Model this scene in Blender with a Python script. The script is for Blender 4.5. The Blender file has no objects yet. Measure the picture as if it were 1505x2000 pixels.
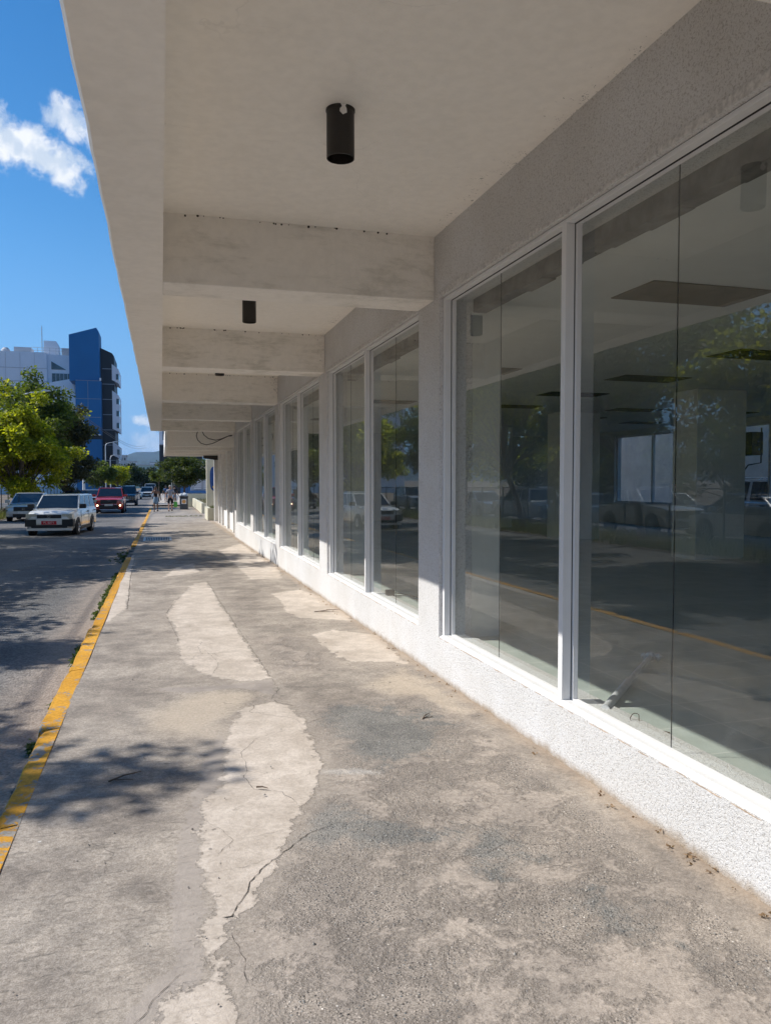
import bpy, bmesh, math, random
import numpy as np
from mathutils import Vector, Matrix

S = bpy.context.scene
C = S.collection
R = math.radians
rng = random.Random(7)

# ------------------------------------------------------------------ camera
cam_d = bpy.data.cameras.new('camera')
cam = bpy.data.objects.new('camera', cam_d)
C.objects.link(cam)
S.camera = cam
cam_d.sensor_fit = 'VERTICAL'
cam_d.sensor_height = 24.0
cam_d.lens = 24.0 * 1510 / 2000
cam_d.clip_start = 0.05
cam_d.clip_end = 20000
cam.location = (0, 0, 1.65)
cam.rotation_euler = (R(90 - 2.351), 0, R(-16.145))

# ------------------------------------------------------------------ light
SUN_EL, SUN_AZ = R(42.6), R(-73.5)           # azimuth from +Y towards +X
sdir = Vector((math.sin(SUN_AZ) * math.cos(SUN_EL), math.cos(SUN_AZ) * math.cos(SUN_EL), math.sin(SUN_EL)))
sun_d = bpy.data.lights.new('sun', 'SUN')
sun_d.energy = 4.8
sun_d.angle = R(0.53)
sun_d.color = (1.0, 0.965, 0.91)
sun = bpy.data.objects.new('sun', sun_d)
C.objects.link(sun)
sun.rotation_euler = sdir.to_track_quat('Z', 'Y').to_euler()
S.view_settings.view_transform = 'Standard'
S.view_settings.look = 'None'
S.view_settings.exposure = 0.2
S.view_settings.gamma = 1.0
S.view_settings.use_curve_mapping = False
S.cycles.max_bounces = 8
S.cycles.diffuse_bounces = 5
S.cycles.transparent_max_bounces = 12
S.cycles.sample_clamp_indirect = 6
S.cycles.use_denoising = True


# ------------------------------------------------------------------ node helper
class G:
    def __init__(self, nt):
        self.nt = nt
        nt.nodes.clear()

    def n(self, typ, props=None, **ins):
        nd = self.nt.nodes.new(typ)
        for k, v in (props or {}).items():
            setattr(nd, k, v)
        for k, v in ins.items():
            key = int(k[1:]) if k[0] == 'i' and k[1:].isdigit() else k.replace('_', ' ')
            sock = nd.inputs[key]
            self.set(sock, v)
        return nd

    def set(self, sock, v):
        if isinstance(v, bpy.types.NodeSocket):
            self.nt.links.new(v, sock)
        else:
            if isinstance(v, (tuple, list)) and len(v) == 3 and sock.type == 'RGBA':
                v = (*v, 1)
            sock.default_value = v

    def math(self, op, a, b=0.0, c=None, clamp=False):
        nd = self.nt.nodes.new('ShaderNodeMath')
        nd.operation = op
        nd.use_clamp = clamp
        self.set(nd.inputs[0], a)
        self.set(nd.inputs[1], b)
        if c is not None:
            self.set(nd.inputs[2], c)
        return nd.outputs[0]

    def ss(self, v, lo, hi):
        nd = self.nt.nodes.new('ShaderNodeMapRange')
        nd.interpolation_type = 'SMOOTHSTEP'
        self.set(nd.inputs['Value'], v)
        nd.inputs['From Min'].default_value = lo
        nd.inputs['From Max'].default_value = hi
        return nd.outputs['Result']

    def mix(self, f, a, b):
        nd = self.nt.nodes.new('ShaderNodeMix')
        nd.data_type = 'RGBA'
        self.set(nd.inputs['Factor'], f)
        self.set(nd.inputs['A'], a)
        self.set(nd.inputs['B'], b)
        return nd.outputs['Result']

    def mul(self, a, b, f=1.0):
        nd = self.nt.nodes.new('ShaderNodeMix')
        nd.data_type = 'RGBA'
        nd.blend_type = 'MULTIPLY'
        self.set(nd.inputs['Factor'], f)
        self.set(nd.inputs['A'], a)
        self.set(nd.inputs['B'], b)
        return nd.outputs['Result']

    def noise(self, vec, scale, detail=4, rough=.55, dist=0.0):
        return self.n('ShaderNodeTexNoise', Vector=vec, Scale=scale, Detail=detail, Roughness=rough, Distortion=dist).outputs['Fac']

    def voro(self, vec, scale, feature='F1', rand=1.0):
        return self.n('ShaderNodeTexVoronoi', {'feature': feature}, Vector=vec, Scale=scale, Randomness=rand)

    def obj(self):
        return self.n('ShaderNodeTexCoord').outputs['Object']

    def geo(self):
        return self.n('ShaderNodeNewGeometry')

    def bump(self, h, strength=.5, dist=.01, normal=None):
        nd = self.n('ShaderNodeBump', Height=h, Strength=strength, Distance=dist)
        if normal is not None:
            self.set(nd.inputs['Normal'], normal)
        return nd.outputs['Normal']

    def out(self, shader, vol=None):
        o = self.n('ShaderNodeOutputMaterial')
        if shader is not None:
            self.set(o.inputs['Surface'], shader)
        if vol is not None:
            self.set(o.inputs['Volume'], vol)

    def pbr(self, col, rough=.6, metal=0.0, normal=None, **kw):
        nd = self.n('ShaderNodeBsdfPrincipled', Base_Color=col, Roughness=rough, Metallic=metal)
        if normal is not None:
            self.set(nd.inputs['Normal'], normal)
        for k, v in kw.items():
            self.set(nd.inputs[k.replace('_', ' ')], v)
        self.out(nd.outputs[0])
        return nd


def newmat(name):
    m = bpy.data.materials.new(name)
    m.use_nodes = True
    return m, G(m.node_tree)


# ------------------------------------------------------------------ world
W = bpy.data.worlds.new('World')
S.world = W
W.use_nodes = True
g = G(W.node_tree)
sky = g.n('ShaderNodeTexSky', {'sky_type': 'NISHITA', 'sun_disc': False, 'sun_elevation': SUN_EL, 'sun_rotation': SUN_AZ,
                               'air_density': 1.0, 'dust_density': 0.0, 'ozone_density': 3.0, 'altitude': 50})
hs = g.n('ShaderNodeHueSaturation', Saturation=1.31, Value=1.0, Color=sky.outputs[0])
tc = g.n('ShaderNodeTexCoord').outputs['Generated']
sp = g.n('ShaderNodeSeparateXYZ', Vector=tc)
az = g.math('MULTIPLY', g.math('ARCTAN2', sp.outputs[0], sp.outputs[1]), 57.2958)
el = g.math('MULTIPLY', g.math('ARCSINE', sp.outputs[2]), 57.2958)
aev = g.n('ShaderNodeCombineXYZ', X=az, Y=el, Z=0.0).outputs[0]
low = g.math('MULTIPLY', g.math('SUBTRACT', 1.0, g.ss(el, 0.0, 19.0)), .85)
bg = g.n('ShaderNodeBackground', Color=g.mix(low, hs.outputs[0], (1.0, 2.5, 5.35)), Strength=0.13)
n1 = g.noise(aev, .55, 9, .62, .3)
n2 = g.noise(aev, 1.6, 6, .6)
tot = None
# (azimuth, elevation, half width, half height, tilt in degrees, density)
for (a, e, ra, re, tilt, dn) in [(-8.6, 21.05, 4.4, 1.55, -15, 1.0), (-6.15, 20.0, 1.7, 1.15, -38, .95), (-5.6, 22.9, 2.0, 1.25, -20, .85),
                             (-4.0, 22.0, 1.4, .9, -45, .7), (-.9, 4.2, 1.0, .45, 0, .75), (-.4, 2.6, 2.6, 1.0, 0, .42), (-28, 14, 9, 2.4, 5, .8),
                             (30, 9, 12, 2, 0, .7), (-60, 26, 12, 4, 0, .8), (-95, 18, 14, 3, 0, .8), (140, 25, 20, 5, 0, .8), (70, 38, 12, 5, 0, .7)]:
    ct, st = math.cos(R(tilt)), math.sin(R(tilt))
    dx = g.math('SUBTRACT', az, a)
    dy = g.math('SUBTRACT', el, e)
    u = g.math('ADD', g.math('MULTIPLY', dx, ct / ra), g.math('MULTIPLY', dy, st / ra))
    v = g.math('ADD', g.math('MULTIPLY', dx, -st / re), g.math('MULTIPLY', dy, ct / re))
    d = g.math('SQRT', g.math('ADD', g.math('MULTIPLY', u, u), g.math('MULTIPLY', v, v)))
    m = g.math('SUBTRACT', 1.0, d)
    m = g.math('ADD', m, g.math('MULTIPLY', g.math('SUBTRACT', n1, .5), 1.9))
    m = g.math('ADD', m, g.math('MULTIPLY', g.math('SUBTRACT', n2, .5), .7))
    m = g.math('MULTIPLY', g.ss(m, -.12, .62), dn)
    tot = m if tot is None else g.math('MAXIMUM', tot, m)
shade = g.ss(g.noise(aev, .8, 4, .5, .2), .38, .62)
ccol = g.mix(shade, (.62, .72, .86), (.92, .95, 1.0))
cbg = g.n('ShaderNodeBackground', Color=ccol, Strength=.92)
ms = g.n('ShaderNodeMixShader', i0=tot, i1=bg.outputs[0], i2=cbg.outputs[0])
wo = g.n('ShaderNodeOutputWorld', Surface=ms.outputs[0])


# ------------------------------------------------------------------ object helpers
def tag(o, label=None, cat=None, group=None, kind=None):
    if label: o['label'] = label
    if cat: o['category'] = cat
    if group: o['group'] = group
    if kind: o['kind'] = kind
    return o


def thing(name, label, cat, loc=(0, 0, 0), rz=0, group=None):
    o = bpy.data.objects.new(name, None)
    C.objects.link(o)
    o.location = loc
    o.rotation_euler = (0, 0, rz)
    o.empty_display_size = .2
    return tag(o, label, cat, group)


def kids(o):
    return [c for c in bpy.data.objects if c.parent == o]


def dup(root, loc, rz=0, label=None, scale=None):
    def cp(o, parent):
        c = o.copy()
        C.objects.link(c)
        if parent is not None:
            c.parent = parent
        for k in kids_of.get(o.name, []):
            cp(k, c)
        return c
    kids_of = {}
    for c in bpy.data.objects:
        if c.parent:
            kids_of.setdefault(c.parent.name, []).append(c)
    r = cp(root, None)
    r.location = loc
    r.rotation_euler = (0, 0, rz)
    if scale: r.scale = scale
    if label: r['label'] = label
    return r


class MB:
    def __init__(self):
        self.v, self.f = [], []

    def add(self, vs, fs):
        b = len(self.v)
        self.v += [tuple(p) for p in vs]
        self.f += [tuple(i + b for i in q) for q in fs]
        return self

    def box(self, x0, x1, y0, y1, z0, z1):
        vs = [(x, y, z) for z in (z0, z1) for y in (y0, y1) for x in (x0, x1)]
        return self.add(vs, [(0, 2, 3, 1), (4, 5, 7, 6), (0, 1, 5, 4), (2, 6, 7, 3), (0, 4, 6, 2), (1, 3, 7, 5)])

    def prism(self, pts, axis, a, b):
        """extrude a closed 2-D outline along an axis: x -> pts are (y,z), y -> (x,z), z -> (x,y)"""
        def P(p, t):
            return {'x': (t, p[0], p[1]), 'y': (p[0], t, p[1]), 'z': (p[0], p[1], t)}[axis]
        n = len(pts)
        vs = [P(p, a) for p in pts] + [P(p, b) for p in pts]
        fs = [tuple(range(n)), tuple(range(2 * n - 1, n - 1, -1))]
        fs += [(i, i + n, (i + 1) % n + n, (i + 1) % n) for i in range(n)]
        return self.add(vs, fs)

    def tube(self, pts, rad, n=8, cap=True):
        pts = [Vector(p) for p in pts]
        if not isinstance(rad, (list, tuple)):
            rad = [rad] * len(pts)
        b = len(self.v)
        prev = None
        for i, p in enumerate(pts):
            t = (pts[min(i + 1, len(pts) - 1)] - pts[max(i - 1, 0)]).normalized()
            ref = Vector((0, 0, 1)) if abs(t.z) < .9 else Vector((1, 0, 0))
            if prev is not None and prev.cross(t).length > .05:
                ref = prev
            u = t.cross(ref).normalized()
            w = u.cross(t).normalized()
            prev = w
            for k in range(n):
                a = 2 * math.pi * k / n
                self.v.append(tuple(p + (u * math.cos(a) + w * math.sin(a)) * rad[i]))
        for i in range(len(pts) - 1):
            for k in range(n):
                k2 = (k + 1) % n
                self.f.append((b + i * n + k, b + i * n + k2, b + (i + 1) * n + k2, b + (i + 1) * n + k))
        if cap:
            self.f.append(tuple(b + k for k in range(n))[::-1])
            e = b + (len(pts) - 1) * n
            self.f.append(tuple(e + k for k in range(n)))
        return self

    def lathe(self, prof, c=(0, 0, 0), axis='z', n=24):
        b = len(self.v)
        for (r, h) in prof:
            for k in range(n):
                a = 2 * math.pi * k / n
                x, y = r * math.cos(a), r * math.sin(a)
                p = {'z': (x, y, h), 'y': (x, h, y), 'x': (h, x, y)}[axis]
                self.v.append((p[0] + c[0], p[1] + c[1], p[2] + c[2]))
        for i in range(len(prof) - 1):
            for k in range(n):
                k2 = (k + 1) % n
                self.f.append((b + i * n + k, b + i * n + k2, b + (i + 1) * n + k2, b + (i + 1) * n + k))
        return self

    def panel(self, q, inset=.0, off=.006, th=.008):
        """thick quad panel lying off a quad q (4 points, ccw from outside)"""
        q = [Vector(p) for p in q]
        c = sum(q, Vector()) / 4
        nrm = (q[2] - q[0]).cross(q[3] - q[1]).normalized()
        qq = []
        for i in range(4):
            e1 = (q[(i + 1) % 4] - q[i]).normalized()
            e2 = (q[i - 1] - q[i]).normalized()
            qq.append(q[i] + (e1 + e2) * inset)
        vs = [p + nrm * (off - th) for p in qq] + [p + nrm * off for p in qq]
        return self.add(vs, [(3, 2, 1, 0), (4, 5, 6, 7), (0, 1, 5, 4), (1, 2, 6, 5), (2, 3, 7, 6), (3, 0, 4, 7)])

    def build(self, name, mat, parent=None, smooth=None, bevel=None, fix=True):
        me = bpy.data.meshes.new(name)
        me.from_pydata(self.v, [], self.f)
        me.materials.append(mat)
        if fix:
            bm = bmesh.new()
            bm.from_mesh(me)
            bmesh.ops.recalc_face_normals(bm, faces=bm.faces)
            if bevel:
                bmesh.ops.bevel(bm, geom=[e for e in bm.edges if len(e.link_faces) == 2 and e.calc_face_angle(0) > .6],
                                offset=bevel, segments=2, affect='EDGES', profile=.6)
            bm.to_mesh(me)
            bm.free()
        if smooth:
            me.shade_smooth()
            me.set_sharp_from_angle(angle=R(smooth))
        o = bpy.data.objects.new(name, me)
        C.objects.link(o)
        if parent: o.parent = parent
        return o


def structure(o):
    o['kind'] = 'structure'
    return o


def gz(y):
    """street level: a gentle fall away from the camera"""
    return -.0075 * max(-60, min(y, 250))


# ------------------------------------------------------------------ materials
def simple(name, col, rough=.6, metal=0.0, var=.12, scale=6.0, bump=0.0, bscale=40.0, spec=.5, coat=0.0):
    m, g = newmat(name)
    co = g.obj()
    n = g.noise(co, scale, 5, .6)
    lo = tuple(c * (1 - var) for c in col)
    hi = tuple(min(1, c * (1 + var)) for c in col)
    base = g.mix(g.ss(n, .3, .7), lo, hi)
    nrm = g.bump(g.noise(co, bscale, 4, .6), .5, bump) if bump else None
    g.pbr(base, rough, metal, nrm, Specular_IOR_Level=spec, Coat_Weight=coat, Coat_Roughness=.05)
    return m


def mk_stucco():
    m, g = newmat('stucco')
    co = g.obj()
    n1 = g.noise(co, 78, 3, .62, .8)
    n2 = g.noise(co, 190, 2, .6)
    big = g.noise(co, 1.1, 5, .6)
    h = g.math('ADD', g.math('MULTIPLY', n1, 1.15), g.math('MULTIPLY', n2, .55))
    pit_shade = g.ss(h, .66, .84)  # grain hollows darkened in colour to stand for their shade
    base = g.mix(pit_shade, (.52, .50, .48), (.755, .747, .74))
    base = g.mul(base, g.mix(g.ss(big, .35, .7), (.90, .885, .86), (1, 1, 1)))
    sep = g.n('ShaderNodeSeparateXYZ', Vector=co)
    # splash-back dirt at the foot of the wall
    foot = g.ss(g.math('ADD', g.math('ADD', sep.outputs[2], g.math('MULTIPLY', sep.outputs[1], .0075)), g.math('MULTIPLY', g.noise(co, 9, 5, .7), -.11)), -.075, .01)
    base = g.mix(foot, (.36, .28, .2), base)
    nrm = g.bump(h, .9, .008)
    g.pbr(base, .85, 0, nrm, Specular_IOR_Level=.25)
    return m


def mk_plaster(name, col, stain=(.40, .38, .33), amount=.5, speck=True):
    m, g = newmat(name)
    co = g.obj()
    sep = g.n('ShaderNodeSeparateXYZ', Vector=co)
    big = g.noise(co, .9, 6, .62, .4)
    fine = g.noise(co, 14, 5, .65)
    st = g.n('ShaderNodeMapping', Vector=co)
    st.inputs['Scale'].default_value = (2.2, 2.2, 9)
    streak = g.noise(st.outputs[0], 1.3, 6, .68, .3)
    f = g.math('MULTIPLY', g.ss(g.math('ADD', g.math('MULTIPLY', big, .5), g.math('MULTIPLY', streak, .5)), .47, .66), amount)
    base = g.mix(f, col, tuple(c * s for c, s in zip(col, (.72, .72, .69))))
    base = g.mul(base, g.mix(g.ss(fine, .3, .7), (.94, .94, .94), (1, 1, 1)))
    if speck:
        # mould specks, thickest towards the wall
        nearw = g.ss(sep.outputs[0], 1.0, 2.3)
        v = g.noise(co, 46, 3, .65, 1.5)
        sel = g.noise(co, 2.0, 5, .7)
        corner = g.ss(sep.outputs[0], 1.95, 2.25)
        thr = g.math('ADD', g.math('ADD', g.math('MULTIPLY', g.math('SUBTRACT', sel, .5), -.6), g.math('MULTIPLY', nearw, -.10)), g.math('MULTIPLY', corner, -.09))
        k = g.ss(g.math('SUBTRACT', v, g.math('ADD', thr, .84)), 0.0, .03)
        base = g.mix(g.math('MULTIPLY', k, .75), base, (.06, .055, .04))
    cw = g.n('ShaderNodeVectorMath', {'operation': 'MULTIPLY_ADD'}, i0=g.n('ShaderNodeTexNoise', Vector=co, Scale=3.0, Detail=6.0).outputs['Color'], i1=(.35, .35, .35), i2=co).outputs[0]
    ce = g.voro(cw, .55, 'DISTANCE_TO_EDGE').outputs['Distance']
    crk = g.math('MULTIPLY', g.math('LESS_THAN', ce, .0016), g.ss(g.noise(co, .9, 3), .50, .58))
    base = g.mix(g.math('MULTIPLY', crk, .10), base, (.2, .18, .15))
    nrm = g.bump(g.math('ADD', fine, g.math('MULTIPLY', g.noise(co, 60, 3, .6), .4)), .35, .004)
    g.pbr(base, .8, 0, nrm, Specular_IOR_Level=.3)
    return m


def mk_sidewalk():
    m, g = newmat('worn_concrete')
    co = g.obj()
    A = lambda n: g.n('ShaderNodeAttribute', {'attribute_name': n}).outputs['Fac']
    big = g.noise(co, 1.3, 6, .62, .3)
    mid = g.noise(co, 6, 6, .65, .2)
    fine = g.noise(co, 48, 5, .7)
    vfine = g.noise(co, 170, 3, .7)
    wob = g.math('ADD', g.math('MULTIPLY', g.math('SUBTRACT', mid, .5), .17), g.math('MULTIPLY', g.math('SUBTRACT', fine, .5), .045))

    def mask(nm, soft=.012, k=1.0):
        return g.ss(g.math('ADD', A(nm), g.math('MULTIPLY', wob, k)), 0.0, soft)
    ragged = g.math('MULTIPLY', g.math('SUBTRACT', g.noise(co, 3.4, 9, .72, .35), .5), .34)
    # brushed grey concrete with worn ribs
    mp = g.n('ShaderNodeMapping', Vector=co)
    mp.inputs['Rotation'].default_value = (0, 0, R(28))
    mp.inputs['Scale'].default_value = (9, 42, 20)
    brush = g.noise(mp.outputs[0], 1.0, 4, .7, .5)
    grey = g.mix(g.ss(big, .32, .68), (.30, .266, .236), (.435, .39, .345))
    grey = g.mul(grey, g.mix(g.ss(mid, .3, .72), (.74, .74, .74), (1.15, 1.14, 1.12)))
    grey = g.mul(grey, g.mix(g.ss(fine, .34, .66), (.80, .79, .775), (1.12, 1.12, 1.12)))
    grey = g.mul(grey, g.mix(g.ss(vfine, .34, .62), (.72, .71, .69), (1.12, 1.12, 1.12)))
    rib = g.math('MULTIPLY', g.ss(brush, .55, .72), A('brush'))
    grey = g.mix(g.math('MULTIPLY', rib, .6), grey, (.13, .12, .105))
    # warm tan stain
    tan = g.mul((.52, .44, .35), g.mix(g.ss(fine, .3, .7), (.82, .82, .82), (1.08, 1.08, 1.08)))
    base = g.mix(g.math('MULTIPLY', g.ss(g.math('ADD', A('tan'), g.math('MULTIPLY', wob, 1.6)), -.1, .2), .75), grey, tan)
    # smooth screed slick (grey-mauve)
    slick = g.mul((.325, .288, .26), g.mix(g.ss(mid, .3, .7), (.85, .85, .85), (1.12, 1.12, 1.12)))
    base = g.mix(g.math('MULTIPLY', mask('trail', .02), .85), base, slick)
    # exposed aggregate
    v1 = g.voro(co, 85)
    v2 = g.voro(co, 210)
    sp = g.n('ShaderNodeSeparateColor', Color=v1.outputs['Color'])
    ramp = g.n('ShaderNodeValToRGB', Fac=sp.outputs[0])
    cr = ramp.color_ramp
    cr.interpolation = 'CONSTANT'
    cols = [(0, (.11, .105, .10)), (.13, (.23, .22, .205)), (.34, (.36, .325, .29)), (.56, (.19, .20, .205)), (.70, (.44, .40, .355)), (.9, (.30, .27, .235)), (.97, (.68, .65, .61))]
    while len(cr.elements) < len(cols):
        cr.elements.new(.5)
    for e, (p, c) in zip(cr.elements, cols):
        e.position = p
        e.color = (*c, 1)
    peb = g.ss(v1.outputs['Distance'], .22, .5)
    hide = g.math('GREATER_THAN', sp.outputs[1], .58)
    peb = g.math('MAXIMUM', peb, hide)
    agg = g.mix(peb, ramp.outputs[0], g.mul((.315, .283, .252), g.mix(g.ss(vfine, .3, .7), (.8, .8, .8), (1.15, 1.15, 1.15))))
    agg = g.mul(agg, g.mix(g.ss(g.n('ShaderNodeSeparateColor', Color=v2.outputs['Color']).outputs[0], .1, .9), (.7, .7, .7), (1.22, 1.22, 1.22)))
    bl = g.ss(g.math('ADD', A('blue'), g.math('MULTIPLY', g.math('SUBTRACT', g.noise(co, 3.2, 9, .74, .3), .5), 1.5)), -.06, .16)
    agg = g.mul(agg, g.mix(bl, (1.02, 1.0, .98), (.72, .775, .81)))
    rubn = g.noise(co, 2.1, 10, .72, .2)
    rub = g.ss(g.math('ADD', rubn, g.math('MULTIPLY', g.math('SUBTRACT', fine, .5), .12)), .45, .56)          # patches where the skin survives
    skin = g.mul((.43, .377, .33), g.mix(g.ss(fine, .3, .7), (.80, .80, .80), (1.12, 1.12, 1.12)))
    skin = g.mul(skin, g.mix(g.ss(vfine, .34, .62), (.80, .79, .78), (1.08, 1.08, 1.08)))
    aggm = g.math('MULTIPLY', g.ss(g.math('ADD', A('agg'), g.math('MULTIPLY', wob, 2.0)), -.03, .1), g.math('SUBTRACT', 1.0, g.math('MULTIPLY', rub, g.math('SUBTRACT', 1.0, bl))))
    base = g.mix(g.math('MULTIPLY', g.ss(A('agg'), -.1, .2), .8), base, skin)
    base = g.mix(aggm, base, agg)
    mott = g.noise(co, 2.4, 8, .72, .3)
    base = g.mul(base, g.mix(g.ss(mott, .36, .64), (.82, .82, .825), (1.1, 1.09, 1.08)), g.ss(A('agg'), -.3, .1))
    ws = g.ss(g.math('ADD', A('white'), g.math('ADD', g.math('MULTIPLY', g.math('SUBTRACT', vfine, .5), .16), g.math('MULTIPLY', g.math('SUBTRACT', mid, .5), .12))), -.03, .04)
    base = g.mix(g.math('MULTIPLY', ws, .55), base, (.72, .70, .67))
    # pale repair patches
    halo = g.ss(g.math('ADD', A('patch'), g.math('MULTIPLY', g.math('SUBTRACT', g.noise(co, 2.6, 9, .7, .3), .5), 1.3)), -.38, .10)
    base = g.mix(g.math('MULTIPLY', halo, .30), base, g.mul((.52, .455, .39), g.mix(g.ss(fine, .3, .7), (.82, .82, .82), (1.08, 1.08, 1.08))))
    hole = g.ss(g.noise(co, 9, 6, .75, .4), .63, .69)
    pat = g.math('MULTIPLY', g.ss(g.math('ADD', g.math('ADD', A('patch'), wob), ragged), 0.0, .014), g.math('SUBTRACT', 1.0, g.math('MULTIPLY', hole, .7)))
    pcol = g.mix(g.ss(big, .3, .7), (.55, .485, .42), (.67, .60, .53))
    pcol = g.mul(pcol, g.mix(g.ss(mid, .3, .75), (.78, .765, .745), (1.04, 1.04, 1.04)))
    pcol = g.mul(pcol, g.mix(g.ss(fine, .36, .6), (.87, .86, .85), (1.03, 1.03, 1.03)))
    base = g.mix(pat, base, pcol)
    edge = g.math('MULTIPLY', g.math('MULTIPLY', g.ss(g.math('ADD', g.math('ADD', A('patch'), wob), ragged), 0.0, .014), g.math('SUBTRACT', 1.0, g.ss(g.math('ADD', g.math('ADD', A('patch'), wob), ragged), 0.0, .04))), g.ss(mid, .42, .6))
    base = g.mix(g.math('MULTIPLY', edge, .6), base, (.2, .17, .14))
    # gum and tar spots, pale droppings
    v3 = g.voro(co, 5.5)
    s3 = g.n('ShaderNodeSeparateColor', Color=v3.outputs['Color'])
    gum = g.math('MULTIPLY', g.math('LESS_THAN', g.math('ADD', v3.outputs['Distance'], g.math('MULTIPLY', g.math('SUBTRACT', fine, .5), .1)), g.math('MULTIPLY', s3.outputs[1], .11)), g.math('LESS_THAN', s3.outputs[0], .33))
    base = g.mix(g.math('MULTIPLY', gum, .6), base, (.12, .11, .10))
    wh = g.math('MULTIPLY', g.math('LESS_THAN', v3.outputs['Distance'], .045), g.math('GREATER_THAN', s3.outputs[0], .9))
    base = g.mix(g.math('MULTIPLY', wh, .8), base, (.62, .6, .57))
    # hairline map cracks
    cw = g.n('ShaderNodeVectorMath', {'operation': 'MULTIPLY_ADD'}, i0=g.n('ShaderNodeTexNoise', Vector=co, Scale=3.5, Detail=6.0).outputs['Color'], i1=(.28, .28, 0), i2=co).outputs[0]
    ce = g.voro(cw, .85, 'DISTANCE_TO_EDGE').outputs['Distance']
    crk = g.math('MULTIPLY', g.math('LESS_THAN', ce, .0016), g.ss(g.noise(co, 1.0, 3), .52, .62))
    base = g.mix(g.math('MULTIPLY', crk, .6), base, (.12, .105, .09))
    # soil and litter stain against the wall
    soil = g.ss(g.math('ADD', A('soil'), g.math('MULTIPLY', wob, 1.4)), -.02, .16)
    base = g.mix(g.math('MULTIPLY', soil, .55), base, (.36, .28, .21))
    base = g.mul(base, (1.065, 1.045, 1.015))
    h = g.math('ADD', g.math('MULTIPLY', fine, .5), g.math('MULTIPLY', vfine, .3))
    h = g.math('ADD', h, g.math('MULTIPLY', mid, .5))
    h = g.math('SUBTRACT', h, g.math('MULTIPLY', g.math('MULTIPLY', aggm, g.math('ADD', g.math('MULTIPLY', peb, .5), g.math('MULTIPLY', vfine, .4))), 1.0))
    h = g.math('SUBTRACT', h, g.math('MULTIPLY', crk, 1.0))
    h = g.math('SUBTRACT', h, g.math('MULTIPLY', rib, .35))
    h = g.math('ADD', h, g.math('MULTIPLY', pat, .5))
    h = g.math('ADD', h, g.math('MULTIPLY', g.math('MULTIPLY', rub, g.ss(A('agg'), -.05, .1)), .4))
    nrm = g.bump(h, .8, .0075)
    g.pbr(base, .85, 0, nrm, Specular_IOR_Level=.25)
    return m


def mk_asphalt():
    m, g = newmat('asphalt')
    co = g.obj()
    sep = g.n('ShaderNodeSeparateXYZ', Vector=co)
    big = g.noise(co, .5, 6, .6, .3)
    mid = g.noise(co, 5, 5, .6)
    v = g.voro(co, 60)
    vc = g.n('ShaderNodeSeparateColor', Color=v.outputs['Color']).outputs[0]
    base = g.mix(g.ss(big, .3, .7), (.115, .111, .107), (.178, .17, .163))
    base = g.mul(base, g.mix(g.ss(vc, 0, 1), (.6, .6, .6), (1.4, 1.39, 1.37)))
    base = g.mul(base, g.mix(g.ss(mid, .3, .7), (.86, .86, .86), (1.1, 1.1, 1.1)))
    gut = g.ss(g.math('ADD', sep.outputs[0], g.math('MULTIPLY', mid, .5)), -1.35, -.7)
    base = g.mix(g.math('MULTIPLY', gut, .8), base, g.mul((.36, .295, .24), g.mix(vc, (.75, .75, .75), (1.15, 1.15, 1.15))))
    cw = g.n('ShaderNodeVectorMath', {'operation': 'MULTIPLY_ADD'}, i0=g.n('ShaderNodeTexNoise', Vector=co, Scale=2.0, Detail=6.0).outputs['Color'], i1=(.9, .9, 0), i2=co).outputs[0]
    ce = g.voro(cw, .35, 'DISTANCE_TO_EDGE').outputs['Distance']
    crk = g.math('MULTIPLY', g.math('LESS_THAN', ce, .006), g.ss(g.noise(co, .4, 3), .5, .6))
    base = g.mix(crk, base, (.04, .038, .035))
    h = g.math('SUBTRACT', g.math('MULTIPLY', mid, .4), g.math('MULTIPLY', v.outputs['Distance'], .8))
    g.pbr(base, .85, 0, g.bump(h, .8, .008), Specular_IOR_Level=.3)
    return m


def mk_kerb():
    m, g = newmat('kerb_paint')
    co = g.obj()
    mid = g.noise(co, 7, 7, .7, .6)
    fine = g.noise(co, 40, 5, .7)
    big = g.noise(co, .8, 4, .6)
    conc = g.mul(g.mix(big, (.25, .23, .2), (.36, .33, .29)), g.mix(g.ss(fine, .3, .7), (.75, .75, .75), (1.15, 1.15, 1.15)))
    yel = g.mix(g.ss(big, .35, .65), (.62, .30, .024), (.76, .39, .042))
    yel = g.mul(yel, g.mix(g.ss(fine, .35, .6), (.78, .76, .72), (1.03, 1.03, 1.03)))
    y = g.n('ShaderNodeSeparateXYZ', Vector=co).outputs[1]
    near = g.ss(y, 9.5, 4.0)
    w = g.math('ADD', g.math('ADD', mid, g.math('MULTIPLY', g.math('SUBTRACT', fine, .5), .35)), g.math('MULTIPLY', near, .055))
    worn = g.ss(w, .565, .62)
    base = g.mix(worn, yel, conc)
    h = g.math('ADD', g.math('MULTIPLY', fine, .6), g.math('MULTIPLY', worn, -.5))
    g.pbr(base, .75, 0, g.bump(h, .7, .005), Specular_IOR_Level=.3)
    return m


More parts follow.
